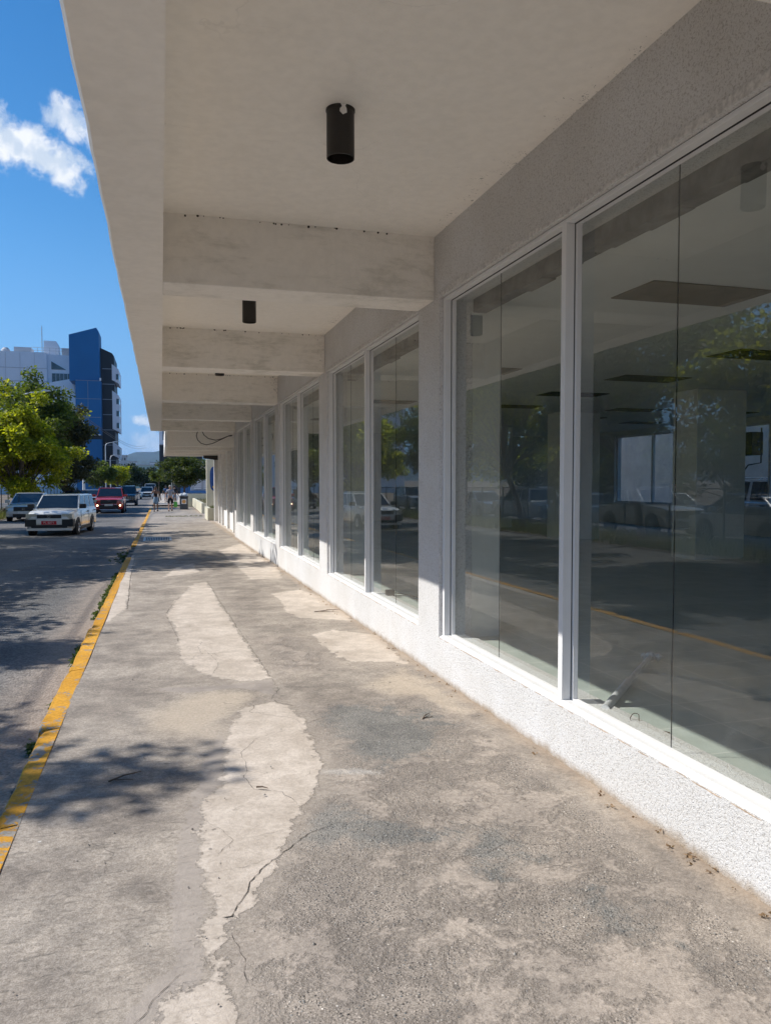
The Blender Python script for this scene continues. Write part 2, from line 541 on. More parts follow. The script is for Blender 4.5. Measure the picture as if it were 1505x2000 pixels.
def mk_glass(name, ior=1.92, tint=(.96, .968, .955), dirt=.035):
    m, g = newmat(name)
    geo = g.geo()
    co = g.obj()
    fr = g.n('ShaderNodeFresnel', IOR=ior).outputs[0]
    front = g.math('SUBTRACT', 1.0, geo.outputs['Backfacing'])
    fac = g.math('MULTIPLY', fr, front)
    gl = g.n('ShaderNodeBsdfGlossy', Color=(.95, .97, .96), Roughness=.0)
    bn = g.bump(g.noise(co, .9, 2, .4), .03, .02)
    g.set(gl.inputs['Normal'], bn)
    tr = g.n('ShaderNodeBsdfTransparent', Color=tint)
    mx = g.n('ShaderNodeMixShader', i0=fac, i1=tr.outputs[0], i2=gl.outputs[0])
    df = g.n('ShaderNodeBsdfDiffuse', Color=(.5, .5, .47))
    dm = g.math('MULTIPLY', g.math('ADD', g.math('MULTIPLY', g.ss(g.noise(co, 2.5, 7, .7), .45, .75), dirt), dirt * .35), front)
    m2 = g.n('ShaderNodeMixShader', i0=dm, i1=mx.outputs[0], i2=df.outputs[0])
    g.out(m2.outputs[0])
    return m


def mk_tiles():
    m, g = newmat('floor_tile')
    co = g.obj()
    br = g.n('ShaderNodeTexBrick', {'offset': 0.0, 'squash': 1.0}, Vector=co, Color1=(.50, .55, .51, 1), Color2=(.46, .51, .47, 1), Mortar=(.62, .64, .60, 1), Scale=1.0)
    br.inputs['Mortar Size'].default_value = .006
    br.inputs['Brick Width'].default_value = .60
    br.inputs['Row Height'].default_value = .40
    dust = g.noise(co, 3, 6, .65)
    base = g.mul(br.outputs[0], g.mix(g.ss(dust, .3, .7), (.86, .87, .86), (1.04, 1.04, 1.04)))
    g.pbr(base, .55, 0, None, Specular_IOR_Level=.3)
    return m


def mk_leaf(name, c1, c2, trans=.45):
    m, g = newmat(name)
    ri = g.geo().outputs['Random Per Island']
    col = g.mix(ri, c1, c2)
    d = g.n('ShaderNodeBsdfPrincipled', Base_Color=col, Roughness=.55)
    d.inputs['Specular IOR Level'].default_value = .35
    tcol = g.mul(col, (2.0, 2.0, .9))
    t = g.n('ShaderNodeBsdfTranslucent', Color=tcol)
    g.out(g.n('ShaderNodeMixShader', i0=trans, i1=d.outputs[0], i2=t.outputs[0]).outputs[0])
    return m


M = {}
M['stucco'] = mk_stucco()
M['soffit'] = mk_plaster('soffit_paint', (.93, .885, .815), amount=.12)
M['beam'] = mk_plaster('beam_plaster', (.87, .825, .76), amount=1.0)
M['lip'] = mk_plaster('lip_plaster', (.92, .875, .81), amount=.2, speck=False)
M['trim'] = simple('plaster_trim', (.80, .78, .75), .8, 0, .08, 12, .004, 60)
M['skim'] = simple('plaster_skim', (.60, .58, .555), .85, 0, .22, 40, .006, 70)
M['alu'] = simple('white_aluminium', (.77, .76, .745), .4, .0, .03, 3)
M['gasket'] = simple('rubber_gasket', (.02, .02, .022), .5)
M['sealant'] = simple('old_sealant', (.42, .30, .20), .8, 0, .35, 25)
M['glass'] = mk_glass('shop_glass')
M['tiles'] = mk_tiles()
M['conc'] = simple('raw_concrete', (.20, .19, .175), .9, 0, .35, 5, .01, 30)
M['inwall'] = simple('interior_paint', (.72, .715, .66), .7, 0, .05, 2)
M['column'] = simple('column_paint', (.86, .855, .79), .7, 0, .04, 2)
M['inceil'] = simple('interior_ceiling', (.76, .755, .72), .8, 0, .04, 2)
M['hole'] = simple('recess_shade', (.16, .14, .10), .8, 0, .2, 4)
M['black'] = simple('black_paint', (.018, .015, .013), .5, 0, .2, 8)
M['dark'] = simple('void_shade', (.006, .006, .006), .9)
M['sidewalk'] = mk_sidewalk()
M['asphalt'] = mk_asphalt()
M['kerb'] = mk_kerb()
M['soil'] = simple('dry_soil', (.20, .155, .11), .95, 0, .35, 3, .03, 12)
M['crack'] = simple('crack_dirt', (.085, .072, .058), .95, 0, .3, 30)
M['steel'] = simple('galvanised_steel', (.42, .43, .44), .45, .7, .15, 10)
M['pole'] = simple('painted_pole', (.74, .75, .77), .4, .2, .1, 20)
M['wood'] = simple('twig_bark', (.11, .075, .05), .9, 0, .3, 20)
M['bark'] = simple('tree_bark', (.10, .08, .06), .95, 0, .35, 7, .03, 20)
M['grass'] = mk_leaf('verge_grass', (.05, .075, .02), (.16, .15, .05), .3)
M['weed'] = mk_leaf('weed_leaf', (.03, .07, .012), (.09, .12, .03), .35)
M['dryleaf'] = mk_leaf('dry_leaf', (.13, .075, .04), (.30, .2, .12), .2)
M['leaf_yellow'] = mk_leaf('yellow_green_leaf', (.10, .135, .009), (.36, .36, .022), .5)
M['leaf_green'] = mk_leaf('mid_green_leaf', (.04, .065, .012), (.12, .15, .025), .45)
M['leaf_dome'] = mk_leaf('dome_leaf', (.02, .04, .01), (.085, .105, .015), .35)
M['leaf_dark'] = mk_leaf('dark_green_leaf', (.012, .026, .008), (.035, .055, .014), .25)
M['leaf_brown'] = mk_leaf('olive_leaf', (.03, .035, .016), (.075, .075, .028), .3)

# ------------------------------------------------------------------ ground, road, pavement
def sheet(name, x0, x1, ys, dz, mat, xs=None):
    xs = xs or [x0, x1]
    vs, fs = [], []
    for y in ys:
        for x in xs:
            vs.append((x, y, gz(y) + dz))
    n = len(xs)
    for j in range(len(ys) - 1):
        for i in range(n - 1):
            fs.append((j * n + i, j * n + i + 1, (j + 1) * n + i + 1, (j + 1) * n + i))
    return structure(MB().add(vs, fs).build(name, mat))


sheet('ground', -4000, 4000, [-300, -60, 250, 9000], -.24, M['soil'])
sheet('road', -8.2, -.80, [-60, 0, 250, 700], -.15, M['asphalt'])
sheet('side_street', -.80, 40, [63.5, 71.5], -.146, M['asphalt'])
sheet('parking_lot', -34, -10.4, [-30, 95], -.17, M['asphalt'])

import itertools


def sdf(poly, P):
    """signed distance, positive inside"""
    a = np.array(poly, float)
    b = np.roll(a, -1, 0)
    d = np.full(len(P), 1e9)
    inside = np.zeros(len(P), bool)
    for p, q in zip(a, b):
        e = q - p
        w = P - p
        t = np.clip((w @ e) / max(e @ e, 1e-12), 0, 1)
        d = np.minimum(d, ((w - t[:, None] * e) ** 2).sum(1))
        c = ((p[1] <= P[:, 1]) & (q[1] > P[:, 1])) | ((q[1] <= P[:, 1]) & (p[1] > P[:, 1]))
        with np.errstate(divide='ignore', invalid='ignore'):
            xi = p[0] + (P[:, 1] - p[1]) / (q[1] - p[1]) * e[0]
        inside ^= c & (P[:, 0] < xi)
    d = np.sqrt(d)
    return np.where(inside, d, -d)


PATCH = [
    [(0.45, 5.44), (0.56, 5.73), (0.85, 5.86), (0.97, 5.54), (0.94, 5.17), (0.92, 4.65), (0.93, 4.46), (0.75, 3.96), (0.54, 3.53), (0.47, 3.3), (0.36, 3.07), (0.27, 2.94), (0.22, 2.81), (0.22, 2.66), (0.2, 2.59), (0.21, 2.44), (0.19, 2.2), (-0.14, 2.2), (-0.09, 2.4), (-0.04, 2.51), (0.03, 2.57), (0.14, 2.62), (0.13, 2.74), (0.11, 2.92), (0.17, 3.04), (0.14, 3.22), (0.14, 3.6), (0.19, 4.06), (0.29, 4.32), (0.35, 4.72), (0.35, 5.02)],
    [(0.48, 13.43), (0.75, 13.72), (0.8, 10.5), (0.83, 8.63), (0.89, 6.64), (0.71, 6.55), (0.47, 6.71), (0.27, 7.06), (0.14, 7.63), (0.14, 8.83), (0.04, 10.29), (0.24, 11.92)],
    [(1.38, 20.23), (1.48, 15.38), (1.5, 13.72), (2.04, 13.71), (2.32, 15.94), (2.23, 19.17), (2.16, 22.38)],
    [(1.62, 11.79), (1.6, 10.72), (1.53, 10.14), (1.6, 9.5), (2.02, 9.3), (2.21, 9.13), (2.35, 10.03), (2.31, 11.29), (2.1, 12.13)],
    [(1.58, 8.46), (1.57, 7.67), (1.6, 7.24), (1.65, 7.04), (2.16, 6.78), (2.21, 7.23), (2.3, 8.19), (2.19, 8.34), (1.89, 8.66)],
    [(0.28, 16.26), (0.64, 17.02), (0.71, 15.15), (-0.02, 14.51), (0.12, 15.33)],
    [(-.9, 19.44), (-0.61, 19.33), (-0.46, 10.88), (-0.62, 10.0), (-.9, 9.8)],
]
TAN = [[(-0.14, 5.74), (0.12, 6.22), (0.44, 6.37), (0.75, 6.19), (0.59, 5.79), (0.41, 5.45), (0.35, 5.07), (0.03, 5.22), (-0.13, 5.38)],
       [(1.6, 6.2), (2.1, 6.6), (2.2, 5.4), (2.0, 5.0), (1.7, 5.7)]]
BLUE = [[(1.1, 5.64), (1.66, 5.62), (1.93, 5.12), (1.8, 4.69), (1.52, 4.38), (1.35, 4.25), (1.09, 4.33), (0.97, 4.63)],
        [(0.71, 3.95), (0.93, 3.77), (1.14, 3.6), (1.23, 3.33), (0.85, 3.30), (0.67, 3.4), (0.5, 3.45)],
        [(1.35, 3.5), (1.6, 3.3), (1.5, 2.9), (1.25, 3.0)], [(1.6, 2.75), (1.8, 2.6), (1.75, 2.35), (1.55, 2.4)]]
AGG = [[(.98, 5.75), (1.95, 5.75), (2.12, 4.6), (2.05, 1.2), (.2, 1.2), (.21, 2.6), (.36, 3.05), (.55, 3.5), (.78, 3.96), (.95, 4.5)],
       [(.95, 8.6), (1.5, 8.4), (1.55, 6.8), (.95, 6.6)]]
TRAIL = [[(.36, 5.3), (.2, 4.5), (.08, 3.9), (.02, 3.2), (.02, 2.75), (-.12, 2.5), (-.34, 2.1), (0, 2.1), (.14, 2.7), (.16, 3.2), (.16, 3.7), (.3, 4.3), (.38, 5)],
         [(-.1, 6.5), (.55, 6.5), (.9, 6.6), (.88, 6.0), (.6, 6.35), (.2, 6.3)],
         [(.22, 2.75), (.3, 2.75), (.3, 2.3), (.22, 2.3)], [(.2, 2.3), (.8, 2.35), (.9, 1.6), (.2, 1.6)]]

# the pavement: fine near the camera so that its patches carry their own outlines
ysw = []
y = -6.0
while y < 72:
    ysw.append(y)
    y += .25 if y < 1.0 else (.035 if y < 7 else .035 + (y - 7) * .012)
xsw = list(np.linspace(-.69, 2.36, 76))
vs = []
rs = np.random.RandomState(3)
for y in ysw:
    for x in xsw:
        vs.append((x, y, gz(y) + .006 * math.sin(x * 2.1 + y * .9) * math.sin(y * 1.7)))
nX = len(xsw)
fs = [(j * nX + i, j * nX + i + 1, (j + 1) * nX + i + 1, (j + 1) * nX + i) for j in range(len(ysw) - 1) for i in range(nX - 1)
      if not (63.4 < ysw[j] < 71.4)]
sw = structure(MB().add(vs, fs).build('sidewalk', M['sidewalk'], fix=False))
P = np.array(vs)[:, :2]
for nm, polys in (('patch', PATCH), ('tan', TAN), ('blue', BLUE), ('agg', AGG), ('trail', TRAIL), ('white', [[(.86, 4.37), (1.02, 4.33), (1.2, 4.24), (1.18, 4.2), (1.0, 4.27), (.86, 4.31)], [(1.93, 2.12), (1.97, 2.1), (1.95, 2.05)]])):
    d = np.full(len(P), -5.0)
    for q in polys:
        d = np.maximum(d, sdf(q, P))
    a = sw.data.attributes.new(nm, 'FLOAT', 'POINT')
    a.data.foreach_set('value', d.astype(np.float32))
a = sw.data.attributes.new('soil', 'FLOAT', 'POINT')
a.data.foreach_set('value', (P[:, 0] - 2.13).astype(np.float32))
a = sw.data.attributes.new('brush', 'FLOAT', 'POINT')
a.data.foreach_set('value', (np.clip((.5 - P[:, 0]) / .4, 0, 1) * np.clip((6.5 - P[:, 1]) / 2, 0, 1)).astype(np.float32))
sheet('forecourt', 2.36, 30, [25.6, 63.5], -.004, M['sidewalk'])
sheet('far_sidewalk', -.69, 30, [71.5, 250], -.004, M['sidewalk'])

# long cracks and joints: thin dirt-filled ribbons lying on the slab
def ribbon(mb, pts, w0, w1, seed, dz=.0025):
    r = random.Random(seed)
    out = []
    for i in range(len(pts) - 1):
        p, q = Vector(pts[i]), Vector(pts[i + 1])
        n = max(2, int((q - p).length / .022))
        for k in range(n):
            out.append(p.lerp(q, k / n))
    out.append(Vector(pts[-1]))
    L, Rr = [], []
    off = 0
    for i, p in enumerate(out):
        t = (out[min(i + 1, len(out) - 1)] - out[max(i - 1, 0)]).normalized()
        nrm = Vector((-t.y, t.x))
        off = off * .6 + r.uniform(-1, 1) * .007
        w = (w0 + (w1 - w0) * i / len(out)) * r.uniform(.08, .6)
        if i in (0, len(out) - 1): w *= .2
        c = p + nrm * off
        L.append((*(c + nrm * w), 0))
        Rr.append((*(c - nrm * w), 0))
    z = lambda p: (p[0], p[1], gz(p[1]) + .006 * math.sin(p[0] * 2.1 + p[1] * .9) * math.sin(p[1] * 1.7) + dz)
    vs = [z(p) for p in L] + [z(p) for p in Rr]
    n = len(L)
    mb.add(vs, [(i, i + 1, n + i + 1, n + i) for i in range(n - 1)])


mb = MB()
for k, (pts, a, b) in enumerate([
    ([(.80, 3.64), (.64, 3.56), (.53, 3.43), (.42, 3.31), (.34, 3.18), (.30, 3.09), (.24, 2.95), (.21, 2.96)], .003, .006),
    ([(.12, 3.32), (.20, 3.31), (.33, 3.32), (.43, 3.36)], .0015, .002),
    ([(.91, 5.18), (.72, 5.12), (.56, 5.01), (.45, 4.79), (.46, 4.51), (.43, 4.4), (.48, 4.19), (.61, 4.11), (.66, 3.92)], .0016, .003),
    ([(-.12, 2.4), (-.04, 2.53), (.02, 2.61), (.07, 2.67)], .0035, .002),
    ([(.24, 2.5), (.26, 2.62), (.25, 2.74), (.23, 2.85)], .0025, .002),
    ([(.89, 6.58), (.90, 6.23), (.80, 5.94), (.84, 5.83), (.95, 5.7)], .003, .004),
    ([(.75, 13.7), (.80, 10.5), (.84, 8.78), (.89, 6.64)], .004, .004),
    ([(.89, 6.64), (.58, 6.55), (.27, 6.64), (-.08, 6.52), (-.5, 6.6)], .003, .003),
    ([(.95, 6.3), (1.4, 6.15), (2.2, 6.2)], .004, .003),
    ([(.04, 10.29), (.14, 8.83), (.16, 8.3)], .004, .003), ([(.24, 11.92), (.04, 10.4)], .004, .006),
    ([(-.46, 10.88), (-.56, 15), (-.61, 19.3)], .01, .008),
    ([(.9, 8.2), (1.5, 8.1)], .002, .002), ([(.4, 7.9), (.5, 7.3), (.42, 6.9)], .002, .002),
    ([(-.02, 14.5), (.7, 15.1), (1.4, 14.6), (2.2, 14.2)], .006, .004),
    ([(.14, 3.9), (.24, 3.75), (.3, 3.6), (.22, 3.45)], .0012, .002), ([(.3, 3.6), (.5, 3.62), (.7, 3.7)], .001, .0014),
    ([(.14, 4.3), (-.1, 4.05), (-.4, 3.9)], .0014, .002),
]):
    ribbon(mb, pts, a, b, k)
structure(mb.build('sidewalk_cracks', M['crack'], fix=False))

# kerb stones: yellow, chipped, a step of 0.15 m down to the road
mb = MB()
r = random.Random(11)
edges = [-6, -2.1, 1.6, 4.05, 5.62, 7.4, 9.6, 12.4, 15.6, 18.9]
edges2 = [22.6, 26, 31, 37, 44, 52, 60]


def kerb_run(a, b, jx):
    n = max(2, int((b - a) / .12))
    prof = lambda x, j: [(-.825 + x, -.17), (-.818 + x + j, -.02), (-.800 + x + j, .004), (-.682, .005), (-.682, -.17)]
    ring = []
    j = 0
    for i in range(n + 1):
        t = i / n
        yy = a + .008 + (b - a - .016) * t
        j = j * .7 + r.uniform(-.006, .007)
        e = .012 if i in (0, n) else 0
        dz = -.012 if i in (0, n) else r.uniform(-.002, .002)
        ring.append([(px + (e if k in (1, 2) else 0), yy, pz + gz(yy) + (dz if k in (2,) else 0)) for k, (px, pz) in enumerate(prof(jx, j))])
    m = 5
    vs = [p for q in ring for p in q]
    fs = [(i * m + k, i * m + (k + 1) % m, (i + 1) * m + (k + 1) % m, (i + 1) * m + k) for i in range(n) for k in range(m)]
    fs += [tuple(range(m)), tuple(range(n * m + m - 1, n * m - 1, -1))]
    mb.add(vs, fs)


for a, b in list(zip(edges, edges[1:])) + list(zip(edges2, edges2[1:])):
    kerb_run(a, b, r.uniform(-.015, .012))
# rounded corner into the side street
cor = []
for i in range(9):
    t = i / 8 * math.pi / 2
    cor.append((-.75 + 3 * (1 - math.cos(t)), 60 + 3 * math.sin(t)))
cor.append((7, 63.05))
for (x0, y0), (x1, y1) in zip(cor, cor[1:]):
    d = Vector((x1 - x0, y1 - y0)).normalized()
    nn = Vector((-d.y, d.x)) * .11
    mb.add([(x0 - nn.x, y0 - nn.y, gz(y0) - .17), (x1 - nn.x, y1 - nn.y, gz(y1) - .17), (x1 + nn.x, y1 + nn.y, gz(y1) - .17), (x0 + nn.x, y0 + nn.y, gz(y0) - .17),
            (x0 - nn.x, y0 - nn.y, gz(y0) + .012), (x1 - nn.x, y1 - nn.y, gz(y1) + .012), (x1 + nn.x, y1 + nn.y, gz(y1) + .012), (x0 + nn.x, y0 + nn.y, gz(y0) + .012)],
           [(0, 1, 2, 3), (7, 6, 5, 4), (0, 4, 5, 1), (1, 5, 6, 2), (2, 6, 7, 3), (3, 7, 4, 0)])
structure(mb.build('kerb', M['kerb']))
# broken kerb gap: bare concrete rubble
mb = MB()
for (x, y, s) in [(-.74, 19.3, .12), (-.76, 20.0, .1), (-.72, 20.9, .16), (-.75, 21.7, .13), (-.9, 20.4, .07), (-.74, 22.3, .1)]:
    pts = [(x + s * r.uniform(.5, 1) * math.cos(t), y + s * 2.2 * r.uniform(.6, 1.1) * math.sin(t)) for t in np.linspace(0, 6.283, 8)[:-1]]
    mb.prism(pts, 'z', gz(y) - .17, gz(y) - r.uniform(.02, .07))
structure(mb.build('kerb_rubble', M['conc']))
structure(MB().box(-.83, -.68, 19, 22.5, gz(20) - .2, gz(20) - .13).build('kerb_bed', M['soil']))

# drain grate
t = thing('drain_grate', 'rectangular grey steel drain grate set in the pavement near the broken kerb', 'drain grate', (-.13, 25.1, gz(25.1)))
mb = MB()
for i in range(15):
    mb.box(-.36 + i * .05, -.36 + i * .05 + .02, -.72, .72, .004, .016)
mb.build('bars', M['steel'], t)
mb = MB().box(-.42, -.37, -.8, .8, .003, .014).box(.37, .42, -.8, .8, .003, .014).box(-.37, .37, -.8, -.73, .003, .014).box(-.37, .37, .73, .8, .003, .014)
mb.build('frame', M['steel'], t)
MB().box(-.365, .365, -.725, .725, .006, .0075).build('pit_shade', M['dark'], t)  # thin black sheet standing in for the shade under the bars

# ------------------------------------------------------------------ the shop building with its canopy
X0 = 2.27
bld = thing('office_building', 'long white stuccoed shop building with a deep concrete canopy over the pavement', 'building', (X0, 12, gz(12)))


def bp(mb, name, mat, parent=bld, **k):
    """build in world coordinates, then hang under the building part"""
    o = mb.build(name, mat, None, **k)
    o.parent = parent
    o.matrix_parent_inverse = Matrix.Translation(-Vector(parent.location)) if parent is bld else Matrix.Identity(4)
    return o


ZS, ZT, ZC, YB, YE = .307, 3.19, 3.73, -8.0, 25.35
PIL = [6.2 + 4.65 * k for k in range(-3, 5)]           # each pillar starts here, .55 wide
mb = MB()
mb.box(X0, X0 + .3, YB, YE, -.45, ZS)                     # plinth
mb.box(X0, X0 + .3, YB, YE, ZT, 4.0)                     # header
for p in PIL:
    mb.box(X0, X0 + .299, p, p + .55, ZS, ZT)
mb.box(X0, X0 + .3, YB, PIL[0], ZS, ZT)
bp(mb, 'wall', M['stucco'])
# plinth rises to the stucco in the bays; smooth plaster margins round the openings
def wavy(pts_a, pts_b, th, name):
    """thin raised skim of plaster between two wavy outlines lying on the wall face"""
    n = len(pts_a)
    vs = [(X0 - th, y, z) for y, z in pts_a] + [(X0 - th, y, z) for y, z in pts_b] + [(X0 + .01, y, z) for y, z in pts_a] + [(X0 + .01, y, z) for y, z in pts_b]
    fs = []
    for i in range(n - 1):
        fs += [(i, i + 1, n + i + 1, n + i), (2 * n + i, 3 * n + i, 3 * n + i + 1, 2 * n + i + 1), (n + i, n + i + 1, 3 * n + i + 1, 3 * n + i), (i, 2 * n + i, 2 * n + i + 1, i + 1)]
    fs += [(0, n, 3 * n, 2 * n), (n - 1, 3 * n - 1, 4 * n - 1, 2 * n - 1)]
    return bp(MB().add(vs, fs), name, M['skim'])


r = random.Random(5)
for k, p in enumerate(PIL[:-1]):
    a, b = p + .55, PIL[k + 1]
    ys = [a + (b - a) * j / 90 for j in range(91)]
    w = .05
    top = []
    for y in ys:
        w = min(.05, max(.018, w + r.uniform(-.007, .007)))
        top.append((y, ZT + w))
    wavy([(y, ZT + .0005) for y in ys], top, .004, 'plaster_margin')

# canopy: roof slab, edge lip and cross beams
mb = MB()
mb.box(.03, X0, YB, YE, ZC, 4.0)
bp(mb, 'canopy_slab', M['soffit'])
mb = MB()
n = 120
r = random.Random(9)
prev = None
vsl, fsl = [], []
for i in range(n + 1):
    yy = YB + (YE - YB) * i / n
    e = r.uniform(-.004, .004)
    vsl += [(.03, yy, ZT), (-.285 + e, yy, ZT + .003), (-.30 + e, yy, ZT + .02), (-.30, yy, 4.06), (.03, yy, 4.06)]
for i in range(n):
    fsl += [(i * 5 + k, i * 5 + (k + 1) % 5, (i + 1) * 5 + (k + 1) % 5, (i + 1) * 5 + k) for k in range(5)]
fsl += [(0, 1, 2, 3, 4), tuple(n * 5 + k for k in (4, 3, 2, 1, 0))]
mb.add(vsl, fsl)
bp(mb, 'canopy_lip', M['lip'])
BEAMS = [6.33 + 4.655 * k for k in range(-3, 5)]
for k, b in enumerate(BEAMS):
    e = b + .45 if k < len(BEAMS) - 1 else YE - .003
    bp(MB().box(.03, X0, b, e, ZT + .002, ZC + .05), 'beam', M['beam'], bevel=.008)

M['nest'] = simple('mud_nest', (.05, .04, .03), .95)
for b in BEAMS[3:6]:
    mb = MB()
    r = random.Random(int(b * 7))
    for i in range(17):
        x, q = r.uniform(.1, 2.2), r.uniform(.004, .011)
        mb.lathe([(0, -q), (q * .9, -q * .4), (q, .003)], (x, b - .002, ZC - q * .3 - r.uniform(0, .012)), 'y', 7)
    o = bp(mb, 'mud_nests', M['nest'])
    o['kind'] = 'stuff'

# windows: outer frame, mullion, four panes with a bare butt joint in each light
GX = X0 + .121


def frame_box(y0, y1, z0, z1, w, xa, xb, mb):
    mb.box(xa, xb, y0, y0 + w, z0, z1).box(xa, xb, y1 - w, y1, z0, z1)
    mb.box(xa, xb, y0 + w, y1 - w, z0, z0 + w).box(xa, xb, y0 + w, y1 - w, z1 - w, z1)


for k in range(1, len(PIL) - 1):
    a, b = PIL[k] + .55, PIL[k + 1]
    mid = (a + b) / 2
    o = bpy.data.objects.new('window', None)
    C.objects.link(o)
    o.parent = bld
    o.location = Vector((GX, mid, ZS)) - Vector(bld.location)
    L = Matrix.Translation(-Vector((GX, mid, ZS)))

    def wp(mb, name, mat, **kw):
        ob = mb.build(name, mat, None, **kw)
        ob.data.transform(L)
        ob.parent = o
        return ob
    mb = MB()
    xa, xb = X0 + .03, X0 + .083
    mb.box(xa, xb, a + .004, a + .054, ZS - .01, ZT - .004).box(xa, xb, b - .054, b - .004, ZS - .01, ZT - .004)
    mb.box(xa, xb, a + .054, b - .054, ZS - .01, ZS + .022).box(xa, xb, a + .054, b - .054, ZT - .03, ZT - .004)
    wp(mb, 'frame', M['alu'], bevel=.003)
    mb = MB()
    xa, xb = X0 + .0892, GX - .001
    for (u, v) in ((a + .054, mid - .025), (mid + .025, b - .054)):
        mb.box(xa, xb, u, u + .022, ZS - .01, ZT - .008).box(xa, xb, v - .022, v, ZS - .01, ZT - .008)
        mb.box(xa, xb, u + .022, v - .022, ZS - .01, ZS + .03).box(xa, xb, u + .022, v - .022, ZT - .036, ZT - .008)
    wp(mb, 'glazing_bead', M['alu'])
    mb = MB()
    mb.box(X0 + .084, X0 + .089, a + .056, b - .056, ZT - .034, ZT - .028)
    for yy in (a + .05, b - .056, mid - .027, mid + .021):
        mb.box(X0 + .0845, X0 + .0885, yy, yy + .006, ZS + .02, ZT - .035)
    wp(mb, 'gasket', M['gasket'])
    mb = MB().box(X0 + .026, X0 + .0835, mid - .026, mid + .026, ZS + .0225, ZT - .0305)
    wp(mb, 'mullion', M['alu'], bevel=.003)
    # sloping drip sill
    mb = MB().prism([(X0 + .004, ZS - .008), (X0 + .0295, ZS - .008), (X0 + .0295, ZS + .016), (X0 + .006, ZS + .002)], 'y', a + .006, b - .006)
    wp(mb, 'sill', M['alu'])
    mb = MB()
    r = random.Random(k)
    pts = [(X0 + .002, a + (b - a) * j / 70, ZS - .006 + r.uniform(-.004, .003)) for j in range(71)]
    mb.tube(pts, [r.uniform(.0015, .0042) for _ in pts], 5)
    wp(mb, 'sealant', M['sealant'])
    for (y0, y1) in ((a + .055, mid - .026), (mid + .026, b - .055)):
        c = (y0 + y1) / 2 + .08
        for (u, v) in ((y0, c - .0025), (c + .0025, y1)):
            wp(MB().box(GX, GX + .01, u, v, ZS + .025, ZT - .03), 'pane', M['glass'])
        wp(MB().box(GX + .002, GX + .007, c - .0014, c + .0014, ZS + .026, ZT - .031), 'joint', M['gasket'])

# interior
for p in PIL:
    bp(MB().box(X0 + .3, X0 + .57, p, p + .55, .286, 3.2), 'inner_pillar', M['inwall'])
bp(MB().box(X0 + .3, 14, YB, YE, -.1, .286), 'interior_floor', M['tiles'])
CZ = 3.21
mb = MB().box(X0 + .3, 14, YB, YE, CZ, 3.6)
bp(mb, 'interior_ceiling', M['inceil'])
mb = MB()
r = random.Random(2)
for i in range(90):
    y0, y1 = YB + (YE - YB) * i / 90, YB + (YE - YB) * (i + 1) / 90
    mb.box(X0 + .305, X0 + .42, y0, y1, 3.075 + r.uniform(-.012, .012), CZ - .002)
bp(mb, 'inner_lintel', M['conc'])
for (x, y, kind) in [(3.7, 5.27, 0), (3.7, 9.9, 0), (3.7, 14.5, 0), (6.6, 10.05, 0), (6.6, 14.7, 0), (6.6, 5.4, 0), (9.5, 10.05, 1), (9.5, 14.7, 0), (9.6, 7.7, 1), (6.6, 7.7, 2), (6.6, 12.3, 2),
                     (9.5, 12.3, 2), (9.5, 17, 0), (6.6, 19, 0), (3.7, 19.2, 0), (12, 10, 2), (12, 14.7, 2), (3.7, 2.2, 0), (12, 18, 0)]:
    w, d = (1.15, .6)
    bp(MB().box(x, x + w, y, y + d, CZ - .012, CZ - .002), 'ceiling_panel', (M['hole'], M['inwall'], M['dark'])[kind])  # flat panels; the dark fills paint the shade of ceiling openings
for y in (6.5, 11.2, 15.86, 20.5):
    bp(MB().box(8.75, 9.75, y, y + .64, .286, CZ - .003), 'interior_column', M['column'], bevel=.01)
# partition wall behind the second light and rear facade with openings
bp(MB().box(2.6, 14, YE - .3, YE - .05, .286, CZ - .003), 'end_wall', M['inwall'])
bp(MB().box(X0 + .3, 14, YB, YB + .2, .286, CZ - .003), 'rear_end_wall', M['inwall'])
mb = MB().box(14, 14.25, YB, YE, -.2, .95).box(14, 14.25, YB, YE, 3.05, 3.6)
for y in np.arange(17.25 - 4.65 * 5, YE - .5, 4.65):
    mb.box(14, 14.25, y, y + .9, .95, 3.05)
bp(mb, 'rear_wall', M['inwall'])
for y in np.arange(17.25 - 4.65 * 5, YE - 5, 4.65):
    bp(MB().box(14.08, 14.16, y + .9, y + .97, .95, 3.05).box(14.08, 14.16, y + 4.58, y + 4.65, .95, 3.05).box(14.08, 14.16, y + 2.74, y + 2.81, 1.0, 3.0)
       .box(14.08, 14.16, y + .97, y + 4.58, .95, 1.0).box(14.08, 14.16, y + .97, y + 4.58, 3.0, 3.05), 'rear_window_frame', M['alu'])
bp(MB().box(X0 + .3, 14.25, YB, YE, 3.61, 13.5), 'upper_shade_block', M['stucco'])  # unseen block added above, tall enough to shade the rear yard

# ceiling downlights
def downlight(y, label):
    t = thing('downlight', label, 'ceiling lamp', (.99, y, ZC), 0, 'black cylinder lamps under the canopy')
    MB().lathe([(.078, -.012), (.0785, -.27), (.074, -.272), (.072, -.2), (.068, -.1), (0, -.095)], n=32).build('lamp_body', M['black'], t, smooth=40)
    MB().lathe([(0, -.001), (.082, -.001), (.082, -.011), (.079, -.0125)], n=32).build('base_plate', M['black'], t, smooth=40)
    r = random.Random(int(y * 10))
    mb = MB()
    pts = [(.022 * math.cos(a) * r.uniform(.8, 1.2), .022 * math.sin(a) * r.uniform(.8, 1.2)) for a in np.linspace(0, 6.28, 12)[:-1]]
    mb.prism([(p[0], p[1] - .035) for p in pts], 'y', -.0805, -.0755)
    mb.prism([(-.018, -.002), (.016, -.002), (.004, -.02), (-.006, -.02)], 'y', -.083, -.0785)
    if y < 5:
        mb.build('paint_chip', M['trim'], t)
    return t


